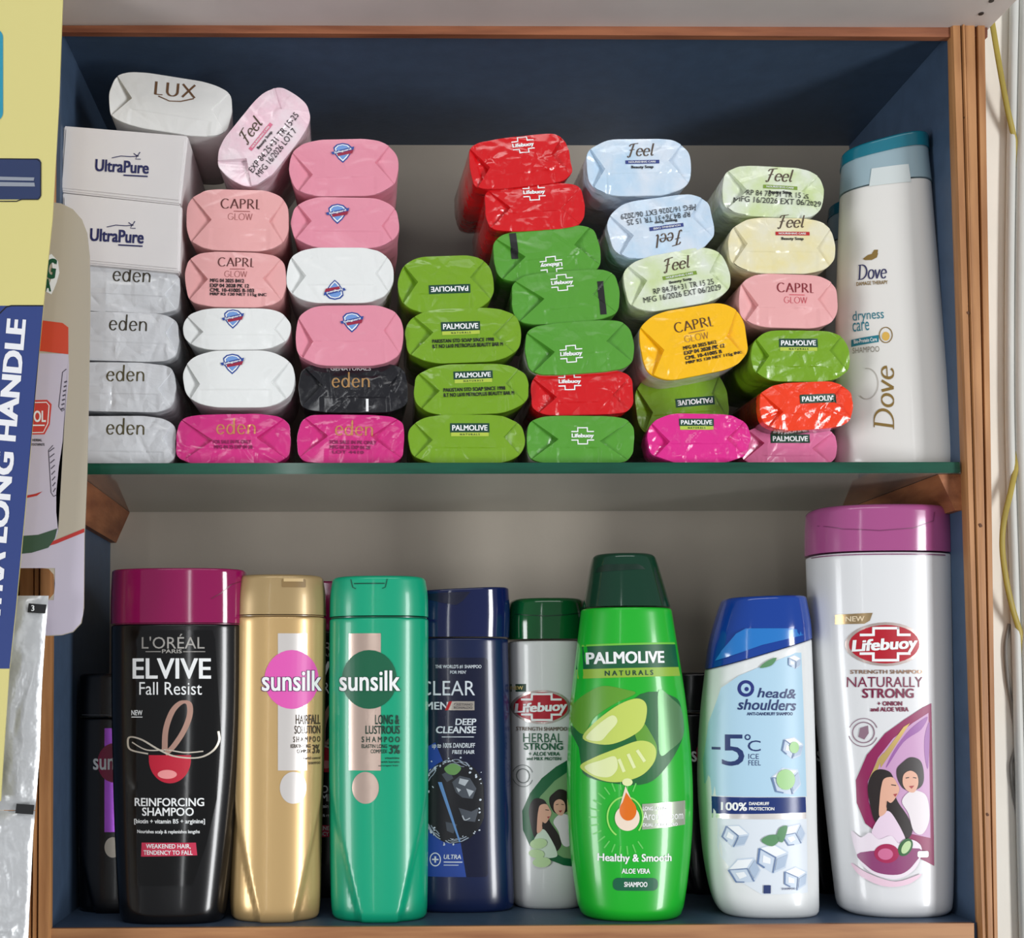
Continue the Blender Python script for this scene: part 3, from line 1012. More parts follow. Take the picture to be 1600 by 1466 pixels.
# --- last stack beside the tall white bottle
s = Soap('candy pink soap bar on the glass under the orange red bar', 1232, 688, 156, 68, 0, 0.020, 0, 3.2, M_PPINK, M_PPINK, 0.45, base=True)
art_palm(s, 2, -12, 62, 14, False)
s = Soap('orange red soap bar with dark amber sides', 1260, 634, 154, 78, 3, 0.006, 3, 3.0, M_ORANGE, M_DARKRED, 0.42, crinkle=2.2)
art_palm(s, 20, -10, 62, 14, False)
s = Soap('leaf green soap bar between salmon and orange red bars', 1251, 556, 160, 84, 0, 0.008, 1, 3.2, M_PALM, M_PALM, 0.42, crinkle=1.6)
art_palm(s, -4, -20, 62, 14)
s = Soap('salmon pink soap bar under the pale yellow bar', 1232, 470, 160, 88, -1, 0.008, 1, 3.3, M_CAPRI, M_CAPRI, 0.45)
art_capri(s, 10, -19, (128, 30, 42), 0.95)
s = Soap('pale yellow soap bar with red name bar', 1222, 384, 174, 92, 0, 0.007, 1, 3.0, M_FYEL, M_FYEL, 0.42, crinkle=1.2)
art_feel(s, ('feel_red', (178, 28, 34)), 16, -38)
s = Soap('pale green soap bar topmost beside the tall white bottle', 1208, 300, 166, 84, -3, 0.008, 1, 3.4, M_FGREEN, M_FGREEN, 0.42, crinkle=1.5)
art_feel(s, ('feel_green', (120, 150, 50)), 10, -26, 0, [('RP 84 76+31 TR 15 25', -44, 0, 58, 9), ('MFG 16/2026 EXT 06/2029', -62, 11, 78, 20)])


# ================================================================== bottles
def catmull(pts, z):
    """pts: sorted rows (z, a, b); smooth through all rows"""
    if z <= pts[0][0]:
        return pts[0][1:]
    if z >= pts[-1][0]:
        return pts[-1][1:]
    for i in range(len(pts) - 1):
        if pts[i][0] <= z <= pts[i + 1][0]:
            break
    p1, p2 = pts[i], pts[i + 1]
    p0, p3 = pts[max(i - 1, 0)], pts[min(i + 2, len(pts) - 1)]
    h = p2[0] - p1[0] or 1e-9
    t = (z - p1[0]) / h
    out = []
    for k in range(1, len(p1)):
        m1 = (p2[k] - p0[k]) / ((p2[0] - p0[0]) or 1e-9) * h
        m2 = (p3[k] - p1[k]) / ((p3[0] - p1[0]) or 1e-9) * h
        out.append((2 * t ** 3 - 3 * t * t + 1) * p1[k] + (t ** 3 - 2 * t * t + t) * m1 + (-2 * t ** 3 + 3 * t * t) * p2[k] + (t ** 3 - t * t) * m2)
    return tuple(out)


class Bottle:
    step = (0.0025, 0.006)

    def __init__(self, label, body, cap, Y, yd, n=2.4, yaw=0.0, zf=0.0, mb=None, mc=None, groove=None, tilt=0.0, cap_edge=0.0016, name='shampoo_bottle', top_tilt=0.0, dome=0.0, shoulder=0.0012, cap_grow=0.0, cap_n=None, dpow=0.6):
        self.Y, self.yd, self.n, self.groove = Y, yd, n, groove
        rows = body + cap
        last = rows and body[0]
        base_mid = (body[0][1] + body[0][2]) / 2
        x0 = P(base_mid, body[0][0], Y).x
        self.root = empty(name, (x0, Y, zf), label, 'bottle', 'shampoo bottles')
        self.root.rotation_euler = (0, 0, math.radians(yaw))
        bpy.context.view_layer.update()
        self.M = Matrix.Translation((x0, Y, zf)) @ Matrix.Rotation(math.radians(yaw), 4, 'Z')
        self.Mi = self.M.inverted()
        cy = math.cos(math.radians(yaw))

        def conv(rs):
            o = []
            for py, a, b in rs:
                pa, pb = P(a, py, Y), P(b, py, Y)
                o.append(((pa.z + pb.z) / 2 - zf, (pa.x - x0) / cy, (pb.x - x0) / cy))
            return sorted(o)

        self.bp, self.cp = conv(body), conv(cap)
        self.bp[0] = (0.0,) + self.bp[0][1:]
        self.hmax = max((r[2] - r[1]) / 2 for r in self.bp)
        self.zb = self.bp[-1][0]
        self.dpow = dpow
        self.body = self.loft('body', self.bp, mb, n, tilt_top=tilt, foot=True, shoulder=shoulder)
        self.cap = self.loft('cap', self.cp, mc, cap_n or n, tilt_bot=tilt, tilt_top=top_tilt, cap=cap_edge, dome=dome)
        self.parent = self.body
        self.prof = self.bp

    def depth(self, prof, z, n):
        a, b = catmull(prof, z)
        return (a + b) / 2, (b - a) / 2, self.yd * (max((b - a) / 2, 1e-5) / self.hmax) ** self.dpow

    def loft(self, name, prof, m_, n, tilt_bot=0.0, tilt_top=0.0, foot=False, shoulder=0.0, cap=0.0, dome=0.0):
        z0, z1 = prof[0][0], prof[-1][0]
        NS, NZ = 96, 56
        lev = []
        if foot:
            lev += [(z0, 0.90), (z0 + 0.0006, 0.955), (z0 + 0.002, 0.99)]
        else:
            lev += [(z0, 1.0)]
        top = shoulder or cap or 0.0008
        for k in range(1 if foot else 1, NZ):
            zz = z0 + (z1 - z0) * k / NZ
            if zz > z0 + (0.003 if foot else 0.0003) and zz < z1 - top - 0.0004:
                lev.append((zz, 1.0))
        for q in range(6):
            t = q / 5 * PI / 2
            r = top
            lev.append((z1 - r + r * math.sin(t), -(r * (1 - math.cos(t)))))  # negative: inset in metres
        if dome:
            for q in (0.8, 0.55, 0.3, 0.1):
                lev.append((z1 + dome * (1 - q * q), q))
        v, f = [], []
        for zz, sc in lev:
            zc = min(max(zz, z0), z1)
            cx, hw, yd = self.depth(prof, zc, n)
            if sc <= 0:
                fx, fy = (hw + sc) / hw, (yd + sc) / yd
            else:
                fx = fy = sc
            s = (zc - z0) / (z1 - z0)
            for i in range(NS):
                t = 2 * PI * i / NS + PI / NS
                c_, s_ = math.cos(t), math.sin(t)
                ex = 2 / n
                X = math.copysign(abs(c_) ** ex, c_) * hw * fx
                Yv = math.copysign(abs(s_) ** ex, s_) * yd * fy
                if self.groove and Yv < 0 and foot:
                    Yv += self.groove(X / hw, zc / self.zb) * min(1, abs(Yv) / (0.2 * yd))
                tl = (tilt_bot * (1 - s) + tilt_top * s) * X / max(hw, 1e-6)
                v.append((cx + X, Yv, zz + tl))
        for j in range(len(lev) - 1):
            for i in range(NS):
                f.append((j * NS + i, j * NS + (i + 1) % NS, (j + 1) * NS + (i + 1) % NS, (j + 1) * NS + i))
        f.append(tuple(range(NS)))
        f.append(tuple(range((len(lev) - 1) * NS, len(lev) * NS)))
        return mesh(name, v, f, m_, self.root, True, None, 42)

    def on(self, cap=False):
        self.prof = self.cp if cap else self.bp
        self.parent = self.cap if cap else self.body
        return self

    def loc(self, px, py):
        d = self.Mi.to_3x3() @ ray(px, py)
        o = self.Mi @ CAM
        t = (-self.yd * 0.92 - o.y) / d.y
        p = o + d * t
        return p.x, p.z

    def map(self, x, z, off):
        cx, hw, yd = self.depth(self.prof, z, self.n)
        t = (x - cx) / hw
        t = max(-0.995, min(0.995, t))
        y = -yd * (1 - abs(t) ** self.n) ** (1 / self.n)
        if self.groove and self.prof is self.bp:
            y += self.groove(t, z / self.zb) * min(1, abs(y) / (0.2 * yd))
        return Vector((cx + t * hw, y - off, z))


def plastic(name, rgb, rough=0.28, coat=0.3, metal=0.0, noise=0.0):
    return mat('plastic_' + name, rgb, rough=rough, coat=coat, metal=metal, noise=noise, nscale=400)


def copy_tree(o, parent=None):
    c = o.copy()
    COL.objects.link(c)
    if parent:
        c.parent = parent
    for ch in list(o.children):
        copy_tree(ch, c)
    return c


# --- black bottle of the shield-shaped range, front of the fall resist range
b = Bottle('black shampoo bottle with magenta cap and white lettering',
           [(1455, 190, 352), (1400, 186, 357), (1300, 181, 369), (1200, 178, 379), (1100, 176, 384), (978, 176, 385)],
           [(976, 175, 386), (940, 175, 386), (893, 177, 385)], 0.026, 0.021, 2.7,
           mb=plastic('black', (15, 15, 17), 0.2, 0.25), mc=plastic('magenta', (140, 12, 80), 0.1, 0.6), cap_edge=0.0012)
ELV = b
silver = ink('silver', (188, 184, 178), 0.3, 0.6)
Decal(b, 'front_label', mat('black_gloss_label', (7, 7, 8), rough=0.12, coat=0.3), 1).poly((205, 985), (332, 985), (336, 1000), (345, 1150), (338, 1250), (322, 1320), (300, 1385), (205, 1385)).done()
Decal(b, 'maker_lettering', silver, 2).text("L'ORÉAL", 222, 991, 320, 1014, 0.0).rect(228, 1018, 252, 1019.2).rect(287, 1018, 321, 1019.2).text('PARIS', 254, 1015, 285, 1021, 0.02).done()
Decal(b, 'lettering', WHITE_INK, 2).text('ELVIVE', 207, 1029, 330, 1061, 0.02).text('Fall Resist', 218, 1066, 316, 1086, 0.012).text('NEW', 205, 1110, 223, 1118, 0.02).rect(205, 1120, 223, 1121.3).done()
Decal(b, 'product_lettering', WHITE_INK, 2).text('REINFORCING', 210, 1247, 319, 1260, 0.02).text('SHAMPOO', 222, 1262, 303, 1275, 0.02) \
    .text('[biotin + vitamin B5 + arginine]', 209, 1280, 320, 1289, 0.02).text('Nourishes scalp & replenishes lengths', 214, 1297, 312, 1304, 0.02).done()
rose = ink('rose_gold', (190, 150, 135), 0.3, 0.5)
Decal(b, 'ribbon_emblem', rose, 3).curve([(258, 1172), (260, 1140), (270, 1112), (284, 1098), (296, 1100), (297, 1118), (288, 1142), (272, 1166), (259, 1178)], 4.5, 9) \
    .done()
Decal(b, 'ribbon_swirl', ink('pale_gold', (214, 205, 190), 0.3, 0.4), 3).curve([(232, 1178), (204, 1172), (199, 1160), (203, 1152), (222, 1156), (250, 1172), (275, 1182), (310, 1184), (332, 1174), (342, 1158), (341, 1143)], 2.2, 3.4) \
    .curve([(206, 1160), (230, 1172), (262, 1172), (290, 1176), (318, 1174)], 2.0).done()
Decal(b, 'red_drop', ink('drop_red', (190, 30, 55), 0.25), 2).poly(*([(233, 1180)] + arc(266, 1186, 33, 38, 180, 0, 24)[1:-1] + [(299, 1180)])).done()
Decal(b, 'drop_gleam', ink('drop_pink', (236, 150, 150)), 3).ellipse(262, 1210, 15, 7).done()
Decal(b, 'claim_strip', ink('claim_red', (196, 46, 78)), 2).poly((221, 1317), (306, 1317), (308, 1337), (220, 1339)).done()
Decal(b, 'claim_lettering', WHITE_INK, 3).text('WEAKENED HAIR,', 228, 1319, 298, 1327, 0.02).text('TENDENCY TO FALL', 224, 1329, 301, 1336, 0.02).done()
Decal(b.on(True), 'lid_seam', plastic('deep_magenta', (112, 8, 60)), 1).line([(330, 936), (345, 927), (360, 913), (376, 906)], 1.6).rect(177, 974, 384, 975.5).done()
b.on()
c = copy_tree(b.root)
c['label'] = 'magenta capped bottle hidden behind the gold and the green bottles'
c.location = P(512, 1400, 0.112)
c.location.z = 0.0


# --- slim bottles with flowing facets
def sun_groove(t, s):
    d = 0.0
    k = max(0.0, (0.5 - s) / 0.5)
    p = 1.03 - 0.66 * k ** 1.15
    if k > 0:
        x = (abs(t) - p) / 0.035
        d += 0.0030 * min(1, k * 4) * min(1, max(0, x))
    return d


def sunsilk(label, body, cap, Y, mb, mc, disc, yaw=0, name='shampoo_bottle', yd=0.0205):
    return Bottle(label, body, cap, Y, yd, 2.5, yaw, 0.0, mb, mc, sun_groove, cap_edge=0.002, name=name, cap_grow=0.0)


def sun_art(b, cx, dcol, lines, y0=990, strip=(-22, 24), foil=FOIL, tcol=None, k=1.0):
    x0, x1 = cx + strip[0], cx + strip[1]
    Decal(b, 'foil_strip', foil, 1).rect(x0, y0, x1, y0 + 214).done()
    Decal(b, 'foil_disc', foil, 1).ellipse((x0 + x1) / 2 + 1, y0 + 241, 21, 25).done()
    Decal(b, 'round_emblem', dcol, 2).ellipse(cx, y0 + 72, 43, 46).done()
    sh = ink('plum_shadow', (96, 40, 96))
    Decal(b, 'lettering_shadow', sh if tcol else ink('deep_green', (6, 74, 52)), 3).text('sunsilk', cx - 48, y0 + 57, cx + 49, y0 + 91, 0.05).done()
    Decal(b, 'lettering', WHITE_INK, 4).text('sunsilk', cx - 47, y0 + 58, cx + 48, y0 + 90, 0.018).done()
    d = Decal(b, 'small_lettering', lines[0], 3)
    for t, a, bb, c_, e_ in lines[1]:
        d.text(t, cx + a, y0 + bb, cx + c_, y0 + e_, 0.02)
    d.done()


gold_b = plastic('gold', (206, 172, 118), 0.3, 0.25, 0.35)
gold_c = plastic('gold_cap', (176, 150, 106), 0.34, 0.2, 0.3)
b = sunsilk('gold shampoo bottle with pink disc and gold cap', [(1447, 362, 499), (1400, 360, 501), (1300, 360, 503), (1180, 360, 506), (1070, 361, 508), (966, 362, 509)], [(963, 362, 509), (930, 364, 508), (902, 370, 504)], 0.030, gold_b, gold_c, None, 6)
sun_art(b, 456, ink('pink_disc', (222, 88, 176)), (ink('gold_print', (70, 55, 40)), [('HAIRFALL', 6, 127, 46, 142), ('SOLUTION', 4, 144, 46, 157), ('S H A M P O O', 2, 161, 46, 170), ('KERATIN LONG', -2, 173, 30, 179), ('COMPLEX', 8, 181, 30, 187), ('3%', 33, 174, 45, 188), ('hairfall control', 18, 193, 46, 197), ('SHAMPOO', 26, 201, 46, 205)]), 990, (-22, 24), FOIL, True)
Decal(b.on(True), 'cap_tab', plastic('gold_dark', (140, 114, 74)), 1).rect(440, 905, 478, 918, 2).done()
Decal(b, 'cap_seam', plastic('gold_dark', (140, 114, 74)), 1).rect(368, 961.2, 508, 962.8).done()
Decal(b, 'tab_lip', plastic('gold_light', (206, 178, 130)), 2).rect(443, 904, 474, 909).done()

teal_b = plastic('green', (8, 158, 118), 0.3, 0.25)
b = sunsilk('bright green shampoo bottle with dark green disc', [(1447, 519, 667), (1400, 517, 668), (1300, 515, 669), (1180, 514, 669), (1070, 514, 669), (968, 515, 669)], [(965, 515, 669), (930, 516, 668), (904, 520, 664)], 0.028, teal_b, teal_b, None, 0)
sun_art(b, 577, ink('disc_green', (6, 92, 62)), (ink('green_print', (6, 52, 40)), [('LONG &', 9, 127, 47, 142), ('LUSTROUS', -6, 144, 48, 157), ('S H A M P O O', -12, 161, 48, 170), ('ELASTIN LONG', -12, 173, 28, 179), ('COMPLEX', 2, 181, 28, 187), ('3%', 31, 174, 48, 188), ('vitamins', 24, 193, 47, 196), ('with keratin', 18, 199, 47, 202), ('stronger hair', 14, 205, 46, 208)]), 990, (-32, 18), mat('bronze_foil', (214, 190, 176), rough=0.25, metal=0.6))
Decal(b.on(True), 'cap_seam', plastic('green_dark', (4, 84, 62)), 1).rect(516, 963.5, 668, 965.2).done()
Decal(b, 'cap_tab', plastic('green_dark', (4, 84, 62)), 1).line([(548, 905), (551, 918), (556, 920)], 1.6).line([(605, 905), (602, 918), (597, 920)], 1.6).rect(553, 911, 601, 913).done()

# black sister bottle beside the post
blk = plastic('ink_black', (9, 10, 15), 0.25, 0.15)
b = sunsilk('short black shampoo bottle with violet strip beside the post', [(1452, 124, 228), (1300, 123, 229), (1180, 123, 229), (1122, 124, 228)], [(1119, 124, 228), (1090, 124, 228), (1053, 127, 225)], 0.058, blk, blk, None, 0, yd=0.0150)
Decal(b, 'foil_strip', mat('violet_foil', (190, 100, 235), rough=0.2, metal=0.7), 1).rect(164, 1138, 190, 1300).done()
Decal(b, 'round_emblem', ink('wine_disc', (150, 20, 70)), 2).ellipse(180, 1192, 27, 31).done()
Decal(b, 'lettering', WHITE_INK, 3).text('sunsilk', 146, 1177, 215, 1203, 0.018).done()
Decal(b, 'foil_disc', ink('pale_gold', (214, 205, 190)), 1).ellipse(177, 1324, 13, 16).done()
Decal(b.on(True), 'cap_seam', plastic('dark_grey', (64, 66, 70)), 1).rect(126, 1116.5, 226, 1118).done()
BLKB = b
for px, lab in ((1098, 'short black shampoo bottle behind the aloe green and the blue capped bottles'), (1292, 'short black shampoo bottle behind the tall white bottle with pink cap')):
    c = copy_tree(b.root)
    c['label'] = lab
    c.location = P(px, 1400, 0.112)
    c.location.z = 0.0

# --- navy bottle
b = Bottle('navy blue shampoo bottle for men with silver lettering', [(1443, 640, 801), (1420, 637, 803), (1300, 636, 799), (1150, 636, 797), (999, 637, 793)],
           [(997, 637, 795), (960, 637, 796), (923, 642, 794)], 0.058, 0.0195, 2.6, mb=plastic('navy', (16, 30, 70), 0.22, 0.3), mc=plastic('navy_cap', (14, 26, 72), 0.1, 0.5), cap_edge=0.001, top_tilt=0.0012)
Decal(b, 'front_label', mat('dark_navy_label', (8, 16, 48), rough=0.22, coat=0.4), 1).rect(645, 1028, 762, 1370, 5).done()
Decal(b, 'label_glow', ink('royal_blue', (30, 66, 150)), 2).poly((645, 1180), (680, 1160), (700, 1210), (720, 1320), (728, 1370), (645, 1370)).done()
Decal(b, 'lettering', ink('pale_white', (214, 220, 228)), 3).text('CLEAR', 655, 1064, 742, 1087, 0.0).text('MEN', 664, 1097, 700, 1109, 0.02).text('DEEP', 711, 1123, 744, 1133, 0.03, 0, 0.1).text('CLEANSE', 681, 1135, 744, 1146, 0.03, 0, 0.1) \
    .text('up to 100% DANDRUFF', 675, 1161, 742, 1171, 0.02, 0, 0.15).text('FREE HAIR', 706, 1172, 741, 1178, 0.02, 0, 0.15).text("THE WORLD'S #1 SHAMPOO", 680, 1039, 752, 1045, 0.02).text("FOR MEN'", 703, 1048, 728, 1053, 0.02) \
    .rect(690, 1151, 740, 1152.2).done()
Decal(b, 'badge_text', ink('pale_white', (214, 220, 228)), 3).text('ULTRA', 693, 1335, 720, 1342, 0.02, 0, 0.15).rect(693, 1346, 722, 1347.5).rect(693, 1351, 716, 1352).ring(680, 1343, 8, 10, 1.6).text('+', 675, 1338, 685, 1348, 0.03).done()
Decal(b, 'silver_badge', ink('badge_silver', (196, 186, 176), 0.25, 0.6), 3).poly((702, 1096), (741, 1096), (741, 1110), (696, 1110)).done()
Decal(b, 'badge_slash', RED_INK, 4).poly((701, 1096), (706, 1096), (700, 1110), (695, 1110)).done()
Decal(b, 'badge_lettering', ink('badge_grey', (90, 84, 84)), 4).text('CRISTIANO', 709, 1099, 738, 1103, 0.02).text('RONALDO', 709, 1104, 738, 1108, 0.02).done()
Decal(b, 'charcoal_ball', ink('charcoal', (18, 20, 26), 0.3), 3).poly(*[(min(756, x_), y_) for x_, y_ in arc(708, 1252, 52, 66, 0, 355, 48)]).done()
R = random.Random(8)
d = Decal(b, 'water_rim', ink('splash', (150, 162, 178)), 4)
for a0, a1 in ((60, 112), (118, 160), (165, 205), (212, 250), (256, 300)):
    for q in range(3):
        rr = 1.0 - 0.05 * q + R.uniform(-0.02, 0.02)
        d.curve([(708 + 51 * rr * math.cos(math.radians(t)), 1252 - 65 * rr * math.sin(math.radians(t)) + R.uniform(-1.5, 1.5)) for t in range(a0 + 4 * q, a1 - 4 * q, 7)], 0.8, 2.4 - 0.5 * q)
d.done()
d = Decal(b, 'water_spray', ink('spray', (196, 206, 218)), 5)
for _ in range(60):
    t, rr = R.uniform(0, 2 * PI), R.gauss(0.97, 0.09)
    x_, y_ = 708 + 52 * rr * math.cos(t), 1252 + 66 * rr * math.sin(t)
    if x_ < 755:
        d.ellipse(x_, y_, R.uniform(0.6, 2.2), R.uniform(0.6, 2.0), R.uniform(0, 90), 8)
d.done()
d = Decal(b, 'charcoal_facet', ink('charcoal_grey', (70, 76, 86)), 4)
d.poly((706, 1222), (718, 1212), (734, 1216), (744, 1232), (738, 1248), (722, 1246), (712, 1238)).poly((690, 1210), (702, 1204), (708, 1216), (698, 1222)).poly((716, 1262), (736, 1268), (748, 1262), (742, 1284), (724, 1282)).poly((696, 1284), (714, 1288), (708, 1302), (698, 1298)).done()
Decal(b, 'charcoal_gleam', ink('gleam_grey', (176, 182, 190)), 5).poly((718, 1216), (732, 1219), (726, 1228), (716, 1224)).poly((728, 1232), (740, 1236), (733, 1245)).poly((712, 1230), (720, 1234), (716, 1238)).curve([(722, 1274), (726, 1281), (734, 1278)], 1.0, 2.0).done()
Decal(b, 'mint_leaf', ink('mint', (104, 150, 84)), 6).blob((694, 1200), (708, 1193), (720, 1200), (712, 1210), (700, 1209)).done()
Decal(b, 'light_beam', ink('beam_blue', (96, 140, 195)), 6).poly((684, 1222), (690, 1222), (719, 1314), (717, 1316)).done()
Decal(b.on(True), 'cap_notch', plastic('navy_deep', (8, 14, 46)), 1).poly((645, 930), (700, 926), (735, 925), (722, 940), (712, 946), (690, 942)).done()
b.on()

# --- green capped lifebuoy bottle art shared by the two white bottles
deep_red = ink('oval_red', (176, 20, 40), 0.3)


def life_art(b, cx, cy, rx, ry, txt, sub, pic, K):
    Decal(b, 'oval_rim', ink('rim_silver', (206, 190, 184), 0.25, 0.6), 1).ellipse(cx, cy, rx + 5 * K, ry + 4 * K).done()
    Decal(b, 'oval_emblem', deep_red, 2).ellipse(cx, cy, rx, ry).done()
    d = Decal(b, 'cross_emblem', WHITE_INK, 3)
    w1, w2, h1, h2, ex = 18 * K, 35 * K, 24 * K, 14 * K, 1.9 * K
    for sg in (-1, 1):
        pts = [(-w2, h2), (-w1, h2), (-w1, h1), (w1, h1), (w1, h2), (w2, h2)]
        for p, q in zip(pts[:-1], pts[1:]):
            x0, x1 = sorted((p[0], q[0]))
            y0, y1 = sorted((sg * p[1], sg * q[1]))
            d.rect(cx + x0 - ex, cy + y0 - ex, cx + x1 + ex, cy + y1 + ex)
    d.done()
    Decal(b, 'lettering', WHITE_INK, 4).text('Lifebuoy', cx - 48 * K, cy - 9 * K, cx + 48 * K, cy + 14 * K, 0.04, 3, 0.12).done()
    for nm, m_, rows in txt:
        d = Decal(b, nm, m_, 2)
        for t, a, bb, c_, e_, bo in rows:
            d.text(t, a, bb, c_, e_, bo)
        d.done()


def women(b, X, Y_, k, shirt, layer=4):
    """printed picture of two laughing women, one resting on the other's shoulder"""
    q = lambda pts: [(X + x * k, Y_ + y * k) for x, y in pts]
    hair, skin, skin2 = ink('hair', (34, 24, 24)), ink('skin', (222, 170, 146)), ink('skin_two', (232, 190, 166))
    Decal(b, 'printed_hair', hair, layer).blob(*q([(46, -6), (58, -14), (72, -10), (78, 4), (78, 24), (68, 34), (50, 34), (40, 20), (38, 4)])).blob(*q([(4, 10), (14, 4), (28, 8), (34, 20), (34, 34), (40, 52), (56, 76), (62, 98), (48, 112), (38, 92), (24, 76), (10, 84), (2, 60), (-2, 30)])).done()
    Decal(b, 'printed_blouse', ink('blouse', (226, 218, 222)), layer + 1).blob(*q([(56, 38), (70, 36), (84, 46), (88, 78), (78, 100), (64, 96), (56, 70), (46, 52)])).done()
    Decal(b, 'printed_shirt', shirt, layer + 1).blob(*q([(14, 76), (26, 66), (38, 80), (52, 108), (50, 122), (12, 122), (4, 100)])).done()
    Decal(b, 'printed_faces', skin, layer + 2).blob(*q([(20, 18), (32, 16), (39, 26), (42, 34), (38, 44), (30, 54), (22, 50), (24, 66), (14, 74), (14, 50), (16, 30)])).blob(*q([(48, 12), (58, 6), (68, 12), (70, 26), (64, 38), (54, 36), (47, 26)])).done()
    Decal(b, 'printed_features', ink('lips', (168, 60, 66)), layer + 3).poly(*q([(33, 41), (39, 40), (36, 45)])).poly(*q([(56, 29), (64, 28), (60, 33)])).done()
    Decal(b, 'printed_brows', hair, layer + 3).line(q([(30, 27), (37, 28)]), 1.4 * k).line(q([(51, 17), (56, 16)]), 1.3 * k).line(q([(62, 16), (67, 17)]), 1.3 * k).done()


pearl = plastic('pearl_white', (214, 215, 214), 0.32, 0.3)
b = Bottle('white shampoo bottle with dark green cap', [(1438, 803, 910), (1400, 799, 914), (1250, 797, 915), (1100, 795, 914), (1003, 794, 914)],
           [(1000, 792, 916), (965, 792, 916), (937, 797, 911)], 0.066, 0.0185, 2.4, mb=pearl, mc=plastic('bottle_green', (6, 82, 38), 0.1, 0.5), cap_edge=0.0028)
ING = ink('herb_green', (28, 92, 62))
life_art(b, 846, 1105, 41, 23, [
    ('claim_lettering', ink('claim_grey', (110, 96, 84)), [('STRENGTH SHAMPOO', 808, 1136, 886, 1142, 0.03), ]),
    ('product_lettering', ING, [('HERBAL', 818, 1146, 878, 1160, 0.0), ('STRONG', 819, 1161, 879, 1172, 0.03), ('+ ALOE VERA', 826, 1175, 874, 1181, 0.03), ('and MILK PROTEIN', 823, 1183, 876, 1188, 0.03)]),
    ], None, None, 0.84)
Decal(b, 'new_tag', ink('tag_green', (20, 60, 44)), 2).rect(797, 1069, 822, 1081).done()
Decal(b, 'tag_lettering', ink('tag_gold', (222, 196, 120)), 3).text('NEW', 801, 1072, 818, 1078, 0.02).done()
Decal(b, 'seal', ink('seal_grey', (120, 126, 124)), 2).ring(818, 1213, 9, 11, 1.6).ring(818, 1213, 14.5, 17, 1.0, 20, 160).ring(818, 1213, 14.5, 17, 1.0, 200, 340).done()
Decal(b, 'picture_leaf', ink('leaf_frame', (18, 96, 56)), 2).poly((886, 1188), (868, 1198), (846, 1216), (828, 1240), (817, 1268), (818, 1298), (828, 1322), (850, 1340), (880, 1352), (904, 1356), (908, 1188)).done()
Decal(b, 'picture_ground', ink('leaf_light', (120, 160, 110)), 3).poly((890, 1204), (866, 1220), (844, 1244), (830, 1272), (832, 1300), (846, 1322), (880, 1340), (904, 1344), (906, 1200)).done()
women(b, 828, 1244, 0.78, ink('shirt_mint', (206, 222, 204)))
Decal(b, 'aloe_slices', ink('aloe_pale', (186, 214, 160)), 9).ellipse(841, 1318, 13, 8, 10).ellipse(838, 1334, 12, 7, -5).ellipse(846, 1347, 14, 8, 5).done()
Decal(b.on(True), 'cap_seam', plastic('green_seam', (4, 52, 28)), 1).line([(795, 957), (820, 961), (852, 963), (884, 961), (912, 957)], 1.4).done()
b.on()

# --- aloe green bottle
b = Bottle('bright green aloe shampoo bottle with dark green flip cap', [(1446, 912, 1060), (1420, 905, 1065), (1350, 894, 1075), (1280, 888, 1080), (1200, 887, 1079), (1100, 892, 1070), (1020, 901, 1058), (952, 909, 1047)],
           [(950, 911, 1046), (915, 917, 1036), (885, 922, 1027), (868, 926, 1021)], 0.028, 0.0235, 2.3, mb=plastic('lime_green', (24, 172, 40), 0.28, 0.4), mc=plastic('forest_green', (8, 54, 36), 0.1, 0.5), cap_edge=0.0022)
Decal(b, 'name_band', ink('band_green', (8, 88, 52)), 1).poly((898, 1010), (1062, 1006), (1067, 1042), (895, 1046)).done()
Decal(b, 'band_edge', ink('lime_edge', (110, 190, 60)), 2).poly((899, 1007), (1061, 1003), (1062, 1006), (898, 1010)).done()
Decal(b, 'lettering', WHITE_INK, 2).text('PALMOLIVE', 920, 1018, 1040, 1037, 0.035, 1).done()
Decal(b, 'lime_band', ink('lime_band', (140, 176, 52)), 1).poly((895, 1046), (1067, 1042), (1070, 1056), (892, 1061)).done()
Decal(b, 'band_lettering', GREEN_INK, 2).text('N A T U R A L S', 946, 1047.5, 1021, 1055.5, 0.03, 1).done()
Decal(b, 'aloe_shadow', ink('aloe_dark', (16, 96, 44)), 1).blob((898, 1135), (930, 1150), (1000, 1085), (1058, 1090), (1070, 1115), (1072, 1150), (1040, 1200), (1000, 1226), (920, 1215), (912, 1180)).done()
Decal(b, 'aloe_leaf', ink('aloe_green', (92, 152, 40)), 2).blob((898, 1125), (905, 1098), (925, 1080), (946, 1072), (978, 1078), (992, 1084), (960, 1100), (930, 1122), (914, 1148)).blob((990, 1142), (1002, 1128), (1016, 1146), (1026, 1170), (1018, 1196), (990, 1214), (1000, 1180)).done()
Decal(b, 'aloe_cut', ink('aloe_flesh', (192, 208, 96)), 3).blob((914, 1155), (930, 1130), (962, 1104), (990, 1092), (1006, 1096), (1010, 1112), (1002, 1138), (975, 1156), (945, 1164)).blob((910, 1200), (930, 1184), (962, 1170), (994, 1158), (1014, 1160), (1024, 1172), (1020, 1192), (1000, 1212), (966, 1222), (936, 1218)).done()
Decal(b, 'aloe_gel', ink('aloe_gel', (222, 230, 170)), 4).blob((918, 1154), (934, 1134), (956, 1118), (964, 1128), (950, 1146), (938, 1158)).blob((916, 1199), (940, 1188), (960, 1182), (964, 1200), (952, 1214), (930, 1212)).line([(966, 1186), (974, 1206)], 5).line([(980, 1178), (990, 1200)], 5).line([(994, 1172), (1006, 1190)], 5).done()
